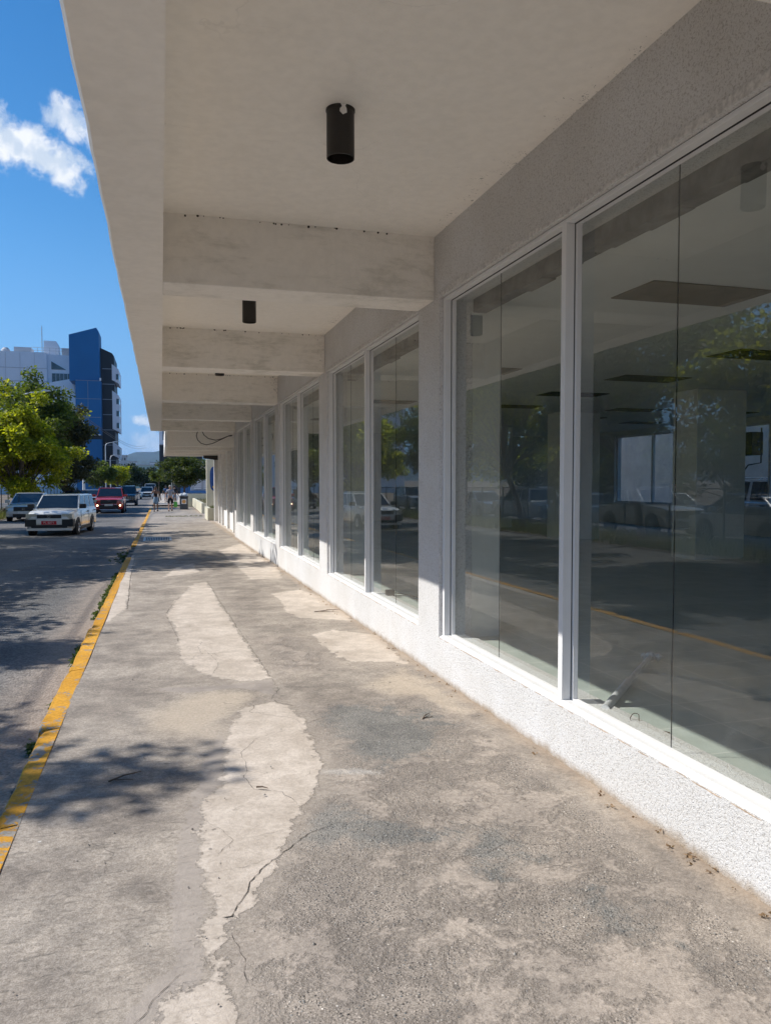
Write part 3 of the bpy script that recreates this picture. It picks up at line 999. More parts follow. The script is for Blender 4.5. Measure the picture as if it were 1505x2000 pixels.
downlight(4.33, 'nearest black cylinder downlight with a chipped white paint spot')
downlight(9.03, 'black cylinder downlight in the second canopy bay')
downlight(13.7, 'black cylinder downlight hidden in the third canopy bay')

# things lying inside the shop window
mb = MB()
t = thing('metal_pole', 'grey metal pole lying slanted behind the shop window glass', 'pole', (2.49, 3.96, .275))
MB().tube([(.0, .0, .03), (.36, .36, .04), (.46, .46, .045)], .026, 12).build('tube', M['pole'], t, smooth=50)
MB().tube([(.42, .42, .042), (1.0, 1.0, .052)], .019, 12).build('inner_tube', M['pole'], t, smooth=50)
mb = MB()
r = random.Random(4)
for (dx, dy, q) in ((0, 0, .05), (.05, -.02, .035), (-.02, .05, .03)):
    prof = [(0, -.02)] + [(q * r.uniform(.75, 1.1) * math.sin(t), .02 - q * .8 * math.cos(t)) for t in (.5, 1.1, 1.7, 2.4)] + [(0, .02 + q * .8)]
    mb.lathe(prof, (1.03 + dx, 1.03 + dy, .03), 'z', 7)
mb.build('plaster_lump', M['skim'], t)
t = MB()
pts = [(.035 * math.cos(a) * (1 + .2 * math.sin(3 * a)), .03 * math.sin(a), .035 + .035 * math.sin(a + .5)) for a in np.linspace(0, 11.5, 34)]
o = t.tube(pts, .0035, 6).build('wire_loop', M['wood'])
o.location = (2.53, 3.72, .292)
o.scale = (.7, .7, .7)
tag(o, 'small coil of brown wire on the tiled floor behind the glass', 'wire')
o = MB().tube([(0, 0, .02), (.03, -.05, .012), (.05, -.12, .006), (.10, -.2, .004)], .006, 6).build('dry_twig', M['wood'])
o.location = (2.56, 3.62, .290)
o.scale = (.5, .5, .6)
tag(o, 'dry brown twig beside the coil of wire behind the glass', 'twig')
t = thing('plug_box', 'small black plug box with a short lead on the second window floor', 'plug', (2.55, 8.62, .293))
MB().box(-.05, .05, -.04, .04, 0, .08).build('housing', M['black'], t, bevel=.01)
MB().tube([(.05, 0, .04), (.14, -.02, .03), (.24, -.1, .01), (.3, -.25, .006)], .006, 6).build('lead', M['black'], t)

# ------------------------------------------------------------------ the lower building beyond
M['bwall'] = simple('grey_white_wall', (.66, .64, .60), .8, 0, .1, 1.5, .004, 30)
M['cream'] = simple('cream_render', (.62, .58, .44), .8, 0, .08, 1.2, .003, 40)
M['logo_blue'] = simple('logo_blue', (.02, .075, .26), .4)
M['logo_yellow'] = simple('logo_yellow', (.72, .50, .07), .4)
b2 = thing('low_shop', 'low grey white shop beyond the long building with a lower slatted canopy', 'building', (2.65, 32, gz(32)))


def b2p(mb, name, mat, **k):
    o = mb.build(name, mat, None, **k)
    o.parent = b2
    o.matrix_parent_inverse = Matrix.Translation(-Vector(b2.location))
    return o


b2p(MB().box(2.66, 3.0, YE + .02, 37.2, -.6, 3.5), 'wall', M['bwall'])
b2p(MB().box(.2, 2.64, 25.42, 37.4, 3.33, 3.46), 'canopy_slab', M['bwall'])
b2p(MB().box(.13, .2, 25.42, 37.4, 2.74, 3.5), 'fascia', M['trim'])
for y in (26.5, 29.9, 33.4, 37.2):
    b2p(MB().box(.2, 2.64, y, y + .3, 2.77, 3.33), 'beam', M['lip'])
for i, (y, w) in enumerate([(25.6, .3), (28.1, .28), (30.7, .4), (33.6, .3), (35.3, .25)]):
    b2p(MB().box(2.46, 2.66, y, y + w, gz(y) - .05, 2.9), 'pilaster', M['trim'])
for y, l in ((28.4, 2.2), (31.2, 2.3)):
    b2p(MB().box(2.55, 2.66, y, y + l, gz(y) - .05, gz(y) + .62), 'low_wall', M['trim'])
    b2p(MB().box(2.62, 2.655, y + .1, y + l - .1, .7, 2.7), 'shop_window', M['glass'])
b2p(MB().box(2.40, 2.72, 37.2, 37.55, gz(37) - .05, 2.72), 'end_pillar', M['bwall'])
b2p(MB().box(3.0, 14.2, YE + .02, 37.2, -.6, 12.5), 'rear_shade_block', M['bwall'])  # unseen mass, raised so the yard wall beyond stays out of the sun

t = thing('wall_bracket', 'black metal bracket with a hanging strap on the low shop corner', 'bracket', (2.52, 37.0, 2.62))
MB().prism([(-.62, .18), (.3, .18), (.3, -.02), (-.1, -.02), (-.62, .06)], 'y', -.06, .06).build('arm', M['black'], t)
MB().prism([(.16, -.02), (.3, -.02), (.33, -.42), (.24, -.42)], 'y', -.05, .05).build('strap', M['black'], t)

for lab, pts in [('black cable drooping in a deep loop under the far canopy', [(1.17, 3.26), (1.13, 3.12), (1.17, 2.98), (1.28, 2.87), (1.45, 2.82), (1.65, 2.87), (2.0, 3.04), (2.2, 3.14), (2.3, 3.15)]),
                 ('black cable hanging in a shallow curve beneath the far canopy', [(1.32, 3.26), (1.38, 3.14), (1.52, 3.03), (1.75, 2.98), (1.95, 3.03), (2.15, 3.12), (2.28, 3.13)])]:
    o = MB().tube([(x, 26.32, z) for x, z in pts], .014, 6).build('hanging_cable', M['black'], smooth=60)
    tag(o, lab, 'cable', 'cables under the far canopy')

t = thing('sign_pylon', 'tall cream sign slab with a rounded blue and yellow emblem', 'sign', (2.30, 42, gz(42)))
MB().box(0, .98, 0, .35, .0, 3.08).build('slab', M['cream'], t, bevel=.02)
oval = []
for i in range(48):
    a = 2 * math.pi * i / 48
    c, s_ = math.cos(a), math.sin(a)
    oval.append((.55 + .37 * abs(c) ** .55 * (1 if c > 0 else -1), 2.05 + .66 * abs(s_) ** .6 * (1 if s_ > 0 else -1)))
MB().prism(oval, 'y', -.02, .0).build('emblem', M['logo_blue'], t)
MB().prism([(.30, 1.62), (.52, 1.78), (.86, 1.78), (.84, 1.55), (.6, 1.42), (.42, 1.44)], 'y', -.026, -.0205).build('emblem_patch', M['logo_yellow'], t)
for lab, (x0, x1, y0, y1, h) in [('long cream concrete planter with grass running back from the pavement', (2.33, 5, 48, 62, .62)),
                                 ('farthest cream planter wall crossing behind the sign slab', (1.9, 6, 62.2, 63.2, 1.05)),
                                 ('short cream planter beside the low shop end pillar', (2.12, 3.5, 37.9, 40.5, .6))]:
    t = thing('planter', lab, 'planter', ((x0 + x1) / 2, (y0 + y1) / 2, gz(y0)), 0, 'cream planters along the forecourt')
    hx, hy = (x1 - x0) / 2, (y1 - y0) / 2
    mb = MB().box(-hx, hx, -hy, -hy + .15, 0, h).box(-hx, hx, hy - .15, hy, 0, h).box(-hx, -hx + .15, -hy + .15, hy - .15, 0, h).box(hx - .15, hx, -hy + .15, hy - .15, 0, h)
    mb.build('wall', M['cream'], t)
    MB().box(-hx + .15, hx - .15, -hy + .15, hy - .15, 0, h - .12).build('soil', M['soil'], t)
    r = random.Random(int(y0))
    mb = MB()
    for i in range(700):
        x, y = r.uniform(-hx + .2, hx - .2), r.uniform(-hy + .2, hy - .2)
        a, l = r.uniform(0, 6.28), r.uniform(.1, .26)
        d = Vector((math.cos(a), math.sin(a), 0))
        p = Vector((x, y, h - .13))
        mb.add([p - d * .012, p + d * .012, p + Vector((r.uniform(-.08, .08), r.uniform(-.08, .08), l))], [(0, 1, 2)])
    g_ = mb.build('grass', M['grass'], t, fix=False)
    g_['kind'] = 'stuff'

# ------------------------------------------------------------------ foliage
def leaf_mesh(name, centers, rad, n, size, mat, seed, parent=None, flat=1.0):
    """n small folded leaves scattered round the given twig ends"""
    rs = np.random.RandomState(seed)
    cs = np.array(centers)
    idx = rs.randint(0, len(cs), n)
    off = rs.normal(0, 1, (n, 3))
    off /= np.linalg.norm(off, axis=1)[:, None]
    off *= (rs.rand(n) ** .5)[:, None] * rad
    off[:, 2] *= flat
    p = cs[idx] + off
    ax = rs.normal(0, 1, (n, 3))
    ax[:, 2] = ax[:, 2] * .6 - .25
    ax /= np.linalg.norm(ax, axis=1)[:, None]
    up = rs.normal(0, .7, (n, 3)) + np.array([0, 0, 1.0])
    sd = np.cross(ax, up)
    sd /= np.linalg.norm(sd, axis=1)[:, None] + 1e-9
    nn = np.cross(sd, ax)
    s = size * rs.uniform(.55, 1.35, n)[:, None]
    v = np.stack([p, p + ax * s * .5 + sd * s * .30 + nn * s * .08, p + ax * s, p + ax * s * .5 - sd * s * .30 + nn * s * .08], 1).reshape(-1, 3)
    me = bpy.data.meshes.new(name)
    me.vertices.add(4 * n)
    me.vertices.foreach_set('co', v.astype(np.float32).ravel())
    me.loops.add(4 * n)
    me.loops.foreach_set('vertex_index', np.arange(4 * n, dtype=np.int32))
    me.polygons.add(n)
    me.polygons.foreach_set('loop_start', np.arange(0, 4 * n, 4, dtype=np.int32))
    me.polygons.foreach_set('loop_total', np.full(n, 4, dtype=np.int32))
    me.update(calc_edges=True)
    me.materials.append(mat)
    o = bpy.data.objects.new(name, me)
    C.objects.link(o)
    if parent: o.parent = parent
    return o


def tree(label, x, y, h, rad, ch, leafmat, n=9000, size=.16, seed=0, trunk_h=None, group='street trees', name='street_tree', clumps=55, cl=.75, lean=0.0, tr=.14, extra=()):
    r = random.Random(seed)
    z0 = gz(y) - .2
    t = thing(name, label, 'tree', (x, y, z0), 0, group)
    th = trunk_h or h - ch
    tips = []
    mb = MB()
    top = Vector((lean, 0, th))
    mb.tube([(0, 0, 0), (lean * .3, .05, th * .5), top, (lean + .1, -.05, th + ch * .45)], [tr, tr * .8, tr * .7, tr * .25], 9)
    cz = h - ch / 2
    for i in range(clumps):
        u = r.uniform(-1, 1)
        a = r.uniform(0, 6.283)
        q = math.sqrt(1 - u * u)
        k = r.uniform(.55, 1.0) if r.random() < .8 else r.uniform(.2, .6)
        k *= r.uniform(.82, 1.12)
        p = Vector((lean + rad * q * math.cos(a) * k, rad * q * math.sin(a) * k, cz + ch / 2 * u * k))
        tips.append(p)
        if i % 2 == 0:
            m_ = top.lerp(p, .5) + Vector((r.uniform(-.2, .2), r.uniform(-.2, .2), r.uniform(.0, .3)))
            mb.tube([top + Vector((0, 0, r.uniform(-.3, .4))), m_, p], [tr * .36, tr * .2, .012], 5, False)
    for e in extra:
        e = Vector(e)
        tips += [e, e + Vector((.12, .1, .05)), e - Vector((.15, .05, .1))]
        mb.tube([top, top.lerp(e, .55) + Vector((0, 0, -.2)), e], [tr * .4, tr * .2, .012], 5, False)
    mb.build('trunk', M['bark'], t, smooth=60)
    leaf_mesh('crown', [tuple(p) for p in tips], cl, n, size, leafmat, seed + 1, t, .7)
    return t


LG, LY, LD, LB = M['leaf_green'], M['leaf_yellow'], M['leaf_dark'], M['leaf_brown']
# trees across the street that throw the dappled shade and stand in the window reflections
tree('broad street tree opposite the shop whose leaf shadow falls on the near pavement', -9.0, 6.4, 6.2, 2.4, 3.4, LG, 10000, .15, 21, clumps=55, lean=.6, cl=.55,
     extra=[(1.95, .15, 6.6), (1.35, -.15, 6.35), (1.1, .1, 6.2), (.9, -.6, 5.9), (1.35, .5, 6.2), (1.2, 1.3, 6.1), (1.4, .9, 6.2), (1.1, 1.8, 6.0)])
tree('slim young street tree opposite the shop between the nearest two', -8.9, 11.3, 6.5, 1.5, 3.2, LG, 6500, .15, 29, clumps=28, cl=.5, tr=.08, extra=[(1.15, -.7, 6.2), (1.0, 0, 6.1), (1.2, -.2, 6.3)])
tree('low wide street tree opposite the shop beside the fence', -9.8, 13.6, 6.0, 3.5, 3.6, LY, 26000, .17, 22, clumps=120, cl=.8)
tree('bushy street tree opposite the third window', -9.0, 20.0, 8.8, 3.6, 6.3, LG, 19000, .18, 23, clumps=100, lean=.6)
tree('leafy street tree between the two tallest ones opposite the shop', -9.6, 24.0, 8.2, 3.2, 5.6, LG, 16000, .18, 27, clumps=85, lean=.4)
tree('spreading street tree ahead of the parked silver sedan', -9.3, 28.5, 8.6, 3.5, 6.2, LY, 19000, .18, 24, clumps=100, lean=.8)
tree('street tree beside the parked silver sedan', -9.6, 35.5, 8.4, 3.7, 6.0, LG, 20000, .17, 25)
tree('low street tree just before the yellow green one', -10.9, 44, 6.4, 2.4, 4.2, LG, 9000, .18, 26)
# visible rows
tree('bright yellow green street tree on the left with drooping sprays', -9.6, 52, 7.3, 3.2, 6.4, LY, 36000, .22, 31, clumps=130, cl=.7, lean=1.2)
tree('tall green tree rising behind the yellow green one', -10.2, 62, 9.9, 3.6, 7, LG, 17000, .26, 32, clumps=80, cl=.85, lean=1.0)
tree('olive brown dusty tree reaching out over the road on the left', -9.0, 67, 8.4, 2.6, 7.0, LB, 19000, .24, 33, clumps=95, cl=.8, lean=1.6)
tree('yellow tipped tree in front of the blue tower foot', -8.6, 78, 9.4, 2.2, 4.2, LY, 7000, .26, 34, clumps=40, cl=.8)
tree('small round street tree beneath the tall lamp', -7.9, 112, 5.2, 2.3, 3.2, LG, 6000, .28, 35, clumps=40)
tree('lime green small tree next to the lamp posts', -5.9, 116, 4.8, 1.7, 2.6, LY, 4500, .28, 36, clumps=30)
tree('dark dense tree in the road vista left of the white car', -5.6, 152, 6.0, 2.6, 4.6, LD, 7000, .35, 37, clumps=45, cl=1.0)
tree('second dark tree in the vista behind the dark one', -4.0, 185, 6.4, 3.2, 5, LD, 6000, .4, 38, clumps=40, cl=1.1)
tree('pale green tree at the end of the road', -1.9, 205, 3.8, 2.4, 3.2, LG, 5000, .4, 39, clumps=40, cl=1.0)
tree('dark tree behind the rounded right tree', -.2, 150, 4.4, 2.2, 4, LD, 5000, .35, 40, clumps=35, cl=1)
tree('rounded dense tree clipped to a dome over the far pavement', 2.0, 72, 4.5, 2.35, 2.6, M['leaf_dome'], 15000, .16, 41, clumps=90, cl=.5, tr=.12)
tree('small clipped tree at the kerb beyond the dome tree', -.25, 86, 3.75, .8, 1.5, LG, 3500, .16, 42, clumps=30, cl=.35, tr=.07)
# lot behind: darker trees
for i, (x, y, h, rd, s) in enumerate([(-26, 8, 7, 4, 51)] + [(-26 - 2.5 * (k % 2), 8 + 6.2 * k, 6.3 + .9 * ((k * 7) % 3) / 2, 3.7 + .5 * ((k * 5) % 3) / 2, 0) for k in range(1, 10)]):
    if i == 0:
        proto = tree('bushy tree in the row on the far side of the car park', x, y, h, rd, 6.4, LG, 11000, .26, s, clumps=70, cl=1.0, group='trees behind the car park')
    else:
        dup(proto, (x, y, gz(y) - .2), i * 1.3, None, (rd / 4, rd / 4, h / 8))

# verge grass across the road
def blades(name, n, x0, x1, y0, y1, hmin, hmax, mat, seed, dz=-.2, w=.02):
    rs = np.random.RandomState(seed)
    x, y = rs.uniform(x0, x1, n), rs.uniform(y0, y1, n)
    a = rs.uniform(0, 6.283, n)
    h = rs.uniform(hmin, hmax, n)
    bx, by = np.cos(a) * w, np.sin(a) * w
    z = np.array([gz(v) for v in y]) + dz
    lx, ly = rs.normal(0, .3, n) * h, rs.normal(0, .3, n) * h
    v = np.stack([np.stack([x - bx, y - by, z], 1), np.stack([x + bx, y + by, z], 1), np.stack([x + lx, y + ly, z + h], 1)], 1).reshape(-1, 3)
    me = bpy.data.meshes.new(name)
    me.from_pydata(v.tolist(), [], np.arange(3 * n).reshape(-1, 3).tolist())
    me.materials.append(mat)
    o = bpy.data.objects.new(name, me)
    C.objects.link(o)
    o['kind'] = 'stuff'
    return o


sheet('verge', -10.4, -8.2, [-30, 95], -.13, M['soil'])
blades('verge_grass', 16000, -10.3, -8.3, 2, 80, .08, .5, M['grass'], 5, -.13)

# weeds in the gutter and litter against the wall
rs = np.random.RandomState(8)
cs = []
for y0, y1, n, spread in [(11.0, 16.2, 90, .025), (18.9, 21.8, 40, .12), (8.1, 9.0, 14, .02), (5.5, 5.75, 5, .012), (6.6, 6.8, 3, .01)]:
    for i in range(n):
        yy = rs.uniform(y0, y1)
        cs.append((-.845 - abs(rs.normal(0, spread)), yy, gz(yy) - .13 + rs.uniform(0, .05 + .3 * min(spread, .1))))
o = leaf_mesh('gutter_weeds', cs, .035, 3600, .032, M['weed'], 3)
o['kind'] = 'stuff'
cs = []
for i in range(130):
    yy = 1.5 + 24 * rs.rand() ** 1.5
    cs.append((2.25 - abs(rs.normal(0, .035 + .03 * rs.rand())), yy, gz(yy) + .008))
o = leaf_mesh('leaf_litter', cs, .02, 420, .02, M['dryleaf'], 4, None, .15)
o['kind'] = 'stuff'
blades('pavement_joint_grass', 260, .2, 2.2, 43.2, 43.8, .02, .09, M['grass'], 9, 0, .012)

# loose grit
mb = MB()
r = random.Random(77)
for i in range(170):
    x, y = r.uniform(-.6, 2.2), 1.9 + 5 * r.random() ** 1.6
    q = r.uniform(.002, .0055) if r.random() < .9 else r.uniform(.006, .009)
    z = gz(y) + .004
    p = [(x + q * math.cos(a) * r.uniform(.7, 1.3), y + q * math.sin(a) * r.uniform(.7, 1.3), z) for a in (0, 1.26, 2.5, 3.8, 5)]
    mb.add(p + [(x + r.uniform(-.2, .2) * q, y + r.uniform(-.2, .2) * q, z + q * 1.1)], [(k, (k + 1) % 5, 5) for k in range(5)])
o = mb.build('loose_grit', simple('grit_stone', (.33, .30, .26), .9, 0, .6, 30), fix=False)
o['kind'] = 'stuff'

# fallen twigs
for (x, y, a, l, lab) in [(-.30, 4.50, .55, .20, 'forked dry twig lying inside the leaf shadow near the kerb'), (.48, 4.19, -.6, .07, 'tiny bent twig on the pale pavement patch'),
                          (1.9, 9.9, .2, .5, 'long dry twig on the pale patch near the wall'), (1.75, 5.1, .9, .14, 'short dry twig near the foot of the wall'),
                          (.08, 2.36, -.7, .07, 'small dry pod on the nearest pale patch')]:
    d = Vector((math.cos(a), math.sin(a), 0))
    pn = Vector((-d.y, d.x, 0))
    mb = MB().tube([(0, 0, .008), d * l * .5 + pn * l * .06 + Vector((0, 0, .012)), d * l + Vector((0, 0, .01))], [.005, .004, .002], 6)
    if l > .1:
        mb.tube([d * l * .15 + Vector((0, 0, .01)), d * l * .55 - pn * l * .35 + Vector((0, 0, .008))], [.004, .002], 5)
    o = mb.build('fallen_twig', M['wood'])
    o.location = (x, y, gz(y))
    tag(o, lab, 'twig', 'twigs on the pavement')

# ------------------------------------------------------------------ fence across the street
M['mesh_fence'] = simple('dark_fence_steel', (.05, .06, .05), .6, .3)
t = thing('mesh_fence', 'dark green mesh fence with round posts between the verge and the car park', 'fence', (-10.2, 30, gz(30) - .15))
mb = MB()
for i in range(-14, 28):
    y = i * 2.4
    if -30 < y < 62:
        pass
    mb.tube([(0, y, -.2 - .0075 * y), (0, y, 1.75 - .0075 * y)], .032, 8)
p_ = mb.build('posts', M['mesh_fence'], t)
mb = MB()
for z in (.12, 1.7):
    mb.tube([(0, -34, z + .0075 * 34), (0, 65, z - .0075 * 65)], .022, 6)
mb.build('rails', M['mesh_fence'], t)
mb = MB()
for i in range(0, 640):
    y = -20 + i * .12
    z = -.0075 * y
    mb.add([(0, y, z + .12), (0, y + .012, z + .12), (0, y + .012, z + 1.7), (0, y, z + 1.7)], [(0, 1, 2, 3)])
for k in range(12):
    z = .2 + k * .125
    mb.add([(.004, -20, z + .15), (.004, 57, z - .43), (.004, 57, z - .42), (.004, -20, z + .16)], [(0, 1, 2, 3)])
mb.build('mesh_wires', M['mesh_fence'], t, fix=False)

# ------------------------------------------------------------------ vehicles
def paint(name, col, metal=.0, rough=.25):
    m, g = newmat(name)
    co = g.obj()
    d = g.noise(co, 3, 5, .6)
    base = g.mix(g.ss(d, .35, .7), col, tuple(c * .86 + .01 for c in col))
    g.pbr(base, rough, metal, None, Coat_Weight=.8, Coat_Roughness=.06)
    return m


M['p_white'] = paint('white_car_paint', (.68, .68, .66))
M['p_silver'] = paint('silver_car_paint', (.58, .59, .60), .3)
M['p_red'] = paint('red_car_paint', (.42, .018, .012), .0)
M['p_navy'] = paint('navy_car_paint', (.012, .02, .035), .0)
M['p_maroon'] = paint('maroon_car_paint', (.10, .008, .012), .0)
M['p_pale'] = paint('pale_blue_car_paint', (.36, .43, .50), .2)
M['p_grey'] = paint('grey_car_paint', (.20, .21, .22), .3)
M['car_glass'] = simple('car_glass', (.010, .014, .018), .04, 0, .1, 2, spec=.9)
M['rubber'] = simple('tyre_rubber', (.02, .02, .02), .85)
M['rim'] = simple('wheel_rim', (.42, .42, .43), .35, .7)
M['trim_black'] = simple('black_trim', (.016, .016, .017), .55)
M['headlamp'] = simple('headlamp_glass', (.50, .49, .42), .12, .1, .15, 20, coat=1)
M['chrome'] = simple('chrome', (.7, .7, .7), .15, 1.0)
M['plate_red'] = simple('red_plate', (.50, .02, .025), .45)
M['plate_white'] = simple('white_plate', (.55, .55, .52), .45)
m, g = newmat('lit_lamp')
e = g.n('ShaderNodeEmission', Color=(1, .78, .5, 1), Strength=6.0)
g.out(e.outputs[0])
M['lit'] = m


def text_mesh(body, size, mat, parent, loc, rot):
    cu = bpy.data.curves.new('lettering', 'FONT')
    cu.body = body
    cu.size = size
    cu.align_x = 'CENTER'
    cu.align_y = 'CENTER'
    cu.extrude = .002
    tmp = bpy.data.objects.new('tmp', cu)
    C.objects.link(tmp)
    dg = bpy.context.evaluated_depsgraph_get()
    me = bpy.data.meshes.new_from_object(tmp.evaluated_get(dg))
    bpy.data.objects.remove(tmp)
    me.materials.clear()
    me.materials.append(mat)
    o = bpy.data.objects.new('lettering', me)
    C.objects.link(o)
    o.parent = parent
    o.location = loc
    o.rotation_euler = rot
    return o


def vehicle(name, label, cat, loc, heading, P, group=None):
    """x forward, y left, z up; heading = direction of the nose about z"""
    t = thing(name, label, cat, loc, heading, group)
    L, Wd, H = P['L'], P['W'] / 2, P['H']
    pm = M[P['paint']]
    belt, hood, nose, boot = P['belt'], P['hood'], P['nose'], P.get('boot', P['belt'])
    xf, xr = L / 2, -L / 2
    wsb, wst, rt, rb = P['wsb'], P['wst'], P['rt'], P['rb']      # windscreen base/top, rear roof, rear glass base (x)
    zl = P.get('clear', .2)
    # lower body loft: stations from tail to nose
    st = [(xr, zl + .22, boot - .18, Wd * .86), (xr + .06, zl + .08, boot - .05, Wd * .93), (xr + .3, zl, boot, Wd * .98), (rb, zl - .01, min(belt, boot + .02) if rb > xr + .35 else belt, Wd),
          (0, zl - .02, belt, Wd), (wsb, zl - .01, hood + .02, Wd), (xf - .55, zl, (hood * .55 + nose * .45), Wd * .985), (xf - .18, zl + .02, nose + .02, Wd * .93), (xf - .03, zl + .08, nose - .07, Wd * .85), (xf, zl + .16, nose - .16, Wd * .80)]
    st = sorted(st, key=lambda s: s[0])
    vs = []
    for (x, a, b, w) in st:
        mz = a + (b - a) * .55
        vs += [(x, -w * .88, a), (x, -w * .985, a + .10), (x, -w, mz), (x, -w * .975, b - .07), (x, -w * .90, b), (x, 0, b + .025),
               (x, w * .90, b), (x, w * .975, b - .07), (x, w, mz), (x, w * .985, a + .10), (x, w * .88, a)]
    m = 11
    fs = [(i * m + k, i * m + (k + 1) % m, (i + 1) * m + (k + 1) % m, (i + 1) * m + k) for i in range(len(st) - 1) for k in range(m)]
    fs += [tuple(range(m)), tuple(range((len(st)) * m - 1, (len(st) - 1) * m - 1, -1))]
    MB().add(vs, fs).build('body', pm, t, smooth=38)
    # cabin: glazed block in body colour, panes set proud of it
    wb, wt = Wd * .93, Wd * P.get('tumble', .78)
    cz = belt - .02
    xs_b = [rb, wsb]
    A = lambda s, x, z, w: Vector((x, s * w, z))
    zt = H - .035
    pts = {}
    for s in (-1, 1):
        pts[s] = [A(s, rb, cz, wb), A(s, wsb, hood, wb), A(s, wst, zt, wt), A(s, rt, zt, wt)]
    vs = pts[-1] + pts[1]
    MB().add(vs, [(0, 1, 2, 3), (7, 6, 5, 4), (1, 5, 6, 2), (2, 6, 7, 3), (3, 7, 4, 0), (0, 4, 5, 1)]).build('cabin', pm, t)
    # roof skin
    mb = MB()
    rows = []
    for f in (0, .12, .5, .88, 1):
        x = rt + (wst - rt) * f + (-.03 if f == 0 else .03 if f == 1 else 0)
        zz = H - (.045 if f in (0, 1) else .012 if f in (.12, .88) else 0)
        rows.append([(x, -wt * 1.0, zt - .01), (x, -wt * .93, zz - .008), (x, 0, zz), (x, wt * .93, zz - .008), (x, wt * 1.0, zt - .01)])
    vs = [p for q in rows for p in q]
    fs = [(i * 5 + k, i * 5 + k + 1, (i + 1) * 5 + k + 1, (i + 1) * 5 + k) for i in range(4) for k in range(4)]
    fs += [tuple(range(5)), tuple(range(24, 19, -1)), tuple([0, 5, 10, 15, 20, 24, 19, 14, 9, 4])]
    mb.add(vs, fs).build('roof', pm, t, smooth=50)
    gl = M['car_glass']
    q = pts
    MB().panel([q[1][1], q[-1][1], q[-1][2], q[1][2]][::-1] if False else [q[-1][1], q[1][1], q[1][2], q[-1][2]], .05, .012, .02).build('windscreen', gl, t)
    MB().panel([q[1][0], q[-1][0], q[-1][3], q[1][3]], .06, .012, .02).build('rear_window', gl, t)
    n = P.get('sidewin', 2)
    for s in (-1, 1):
        b0, f0, f1, b1 = q[s]
        for i in range(n):
            u0, u1 = i / n + .012, (i + 1) / n - .012
            quad = [b0.lerp(f0, u0), b0.lerp(f0, u1), b1.lerp(f1, u1), b1.lerp(f1, u0)]
            if s > 0: quad = quad[::-1]
            MB().panel(quad, .035, .010, .018).build('side_window', gl, t)
        if P.get('chrome'):  # added chrome tubes, there to catch sun glints in the reflections
            o1 = Vector((0, s * .022, .012))
            MB().tube([b0 + o1, b1 + o1 + Vector((.1, 0, .012)), b1.lerp(f1, .5) + o1 + Vector((0, 0, .03)), f1 + o1 + Vector((-.05, 0, .01)), f0 + o1], .022, 6).build('window_glint', M['chrome'], t)
            MB().tube([b0 + o1 + Vector((0, s * .03, -.01)), f0 + o1 + Vector((0, s * .03, -.01))], .02, 6).build('belt_glint', M['chrome'], t)
        # door shut line and handles
        mb = MB()
        for u in ((rb + wsb) / 2 - .05, wsb - .12):
            mb.box(u, u + .012, s * Wd - .004 if s > 0 else -Wd - .004, s * Wd + .004 if s > 0 else -Wd + .004, zl + .12, belt - .05)
        mb.build('door_gap', M['trim_black'], t)
        for u in ((rb + wsb) / 2 + .06, rb + .25):
            y0, y1 = sorted((s * (Wd * .985), s * (Wd + .03)))
            MB().box(u, u + .17, y0, y1, belt - .17, belt - .13).build('door_handle', M['trim_black'], t)
        y0, y1 = sorted((s * (Wd * .96), s * (Wd + .20)))
        mm = pm if P.get('mirror') == 'paint' else M['trim_black']
        MB().box(wsb - .12, wsb + .02, y0, y1, belt - .0, belt + .17).build('wing_mirror', mm, t, bevel=.03)
        mb = MB().box(P['rear_axle'] + .42, P['front_axle'] - .42, s * Wd - .03, s * Wd + .012, zl - .02, zl + .1)
        mb.build('side_skirt', M['trim_black'] if P.get('skirt', True) else pm, t)
    # wheels and arches
    wr = P.get('wr', .31)
    for ax in (P['front_axle'], P['rear_axle']):
        for s in (-1, 1):
            yc = s * (Wd - .10)
            MB().lathe([(0, s * .004), (wr + .075, s * .004), (wr + .075, -s * .06), (0, -s * .06)], (ax, s * (Wd + .001), wr + .02), 'y', 26).build('wheel_arch', M['trim_black'], t)
            w_ = MB().lathe([(wr * .60, s * .11), (wr * .93, s * .115), (wr, s * .08), (wr, -s * .09), (wr * .9, -s * .11), (0, -s * .11)], (0, 0, 0), 'y', 26).build('wheel', M['rubber'], t, smooth=40)
            w_.location = (ax, yc + s * .012, wr)
            mb = MB().lathe([(0, s * .10), (wr * .16, s * .105), (wr * .18, s * .09), (wr * .5, s * .085), (wr * .56, s * .112), (wr * .61, s * .114)], (0, 0, 0), 'y', 26)
            for k in range(6):
                a = k * math.pi / 3
                c1, s1 = math.cos(a), math.sin(a)
                mb.tube([(c1 * wr * .15, s * .10, s1 * wr * .15), (c1 * wr * .57, s * .108, s1 * wr * .57)], .03, 5)
            mb.build('rim', M['rim'], w_, smooth=40)
    # face
    F = P['face']
    xg = xf + .012
    mk = lambda nm, y0, y1, z0, z1, mat, x0=-.1, x1=.012, bv=.012: MB().box(xf + x0, xf + x1, y0, y1, z0, z1).build(nm, M[mat], t, bevel=bv)
    for nm, y0, y1, z0, z1, mat, x0, x1 in F:
        o_ = mk(nm, y0, y1, z0, z1, mat, x0, x1)
    pl = P.get('plate')
    if pl:
        z = pl['z']
        p_ = MB().box(xf + .02, xf + .045, -.26, .26, z - .065, z + .065).build('licence_plate', M[pl['mat']], t)
        if pl.get('text'):
            text_mesh(pl['text'], .115, M[pl['ink']], p_, (xf + .047, 0, z), (R(90), 0, R(90)))
    if P.get('emblem'):
        z, rr = P['emblem']
        MB().lathe([(rr * .75, .0), (rr, .0), (rr, .018), (rr * .75, .018), (rr * .75, 0)], (xf + .012, 0, z), 'x', 20).build('badge', M['chrome'], t)
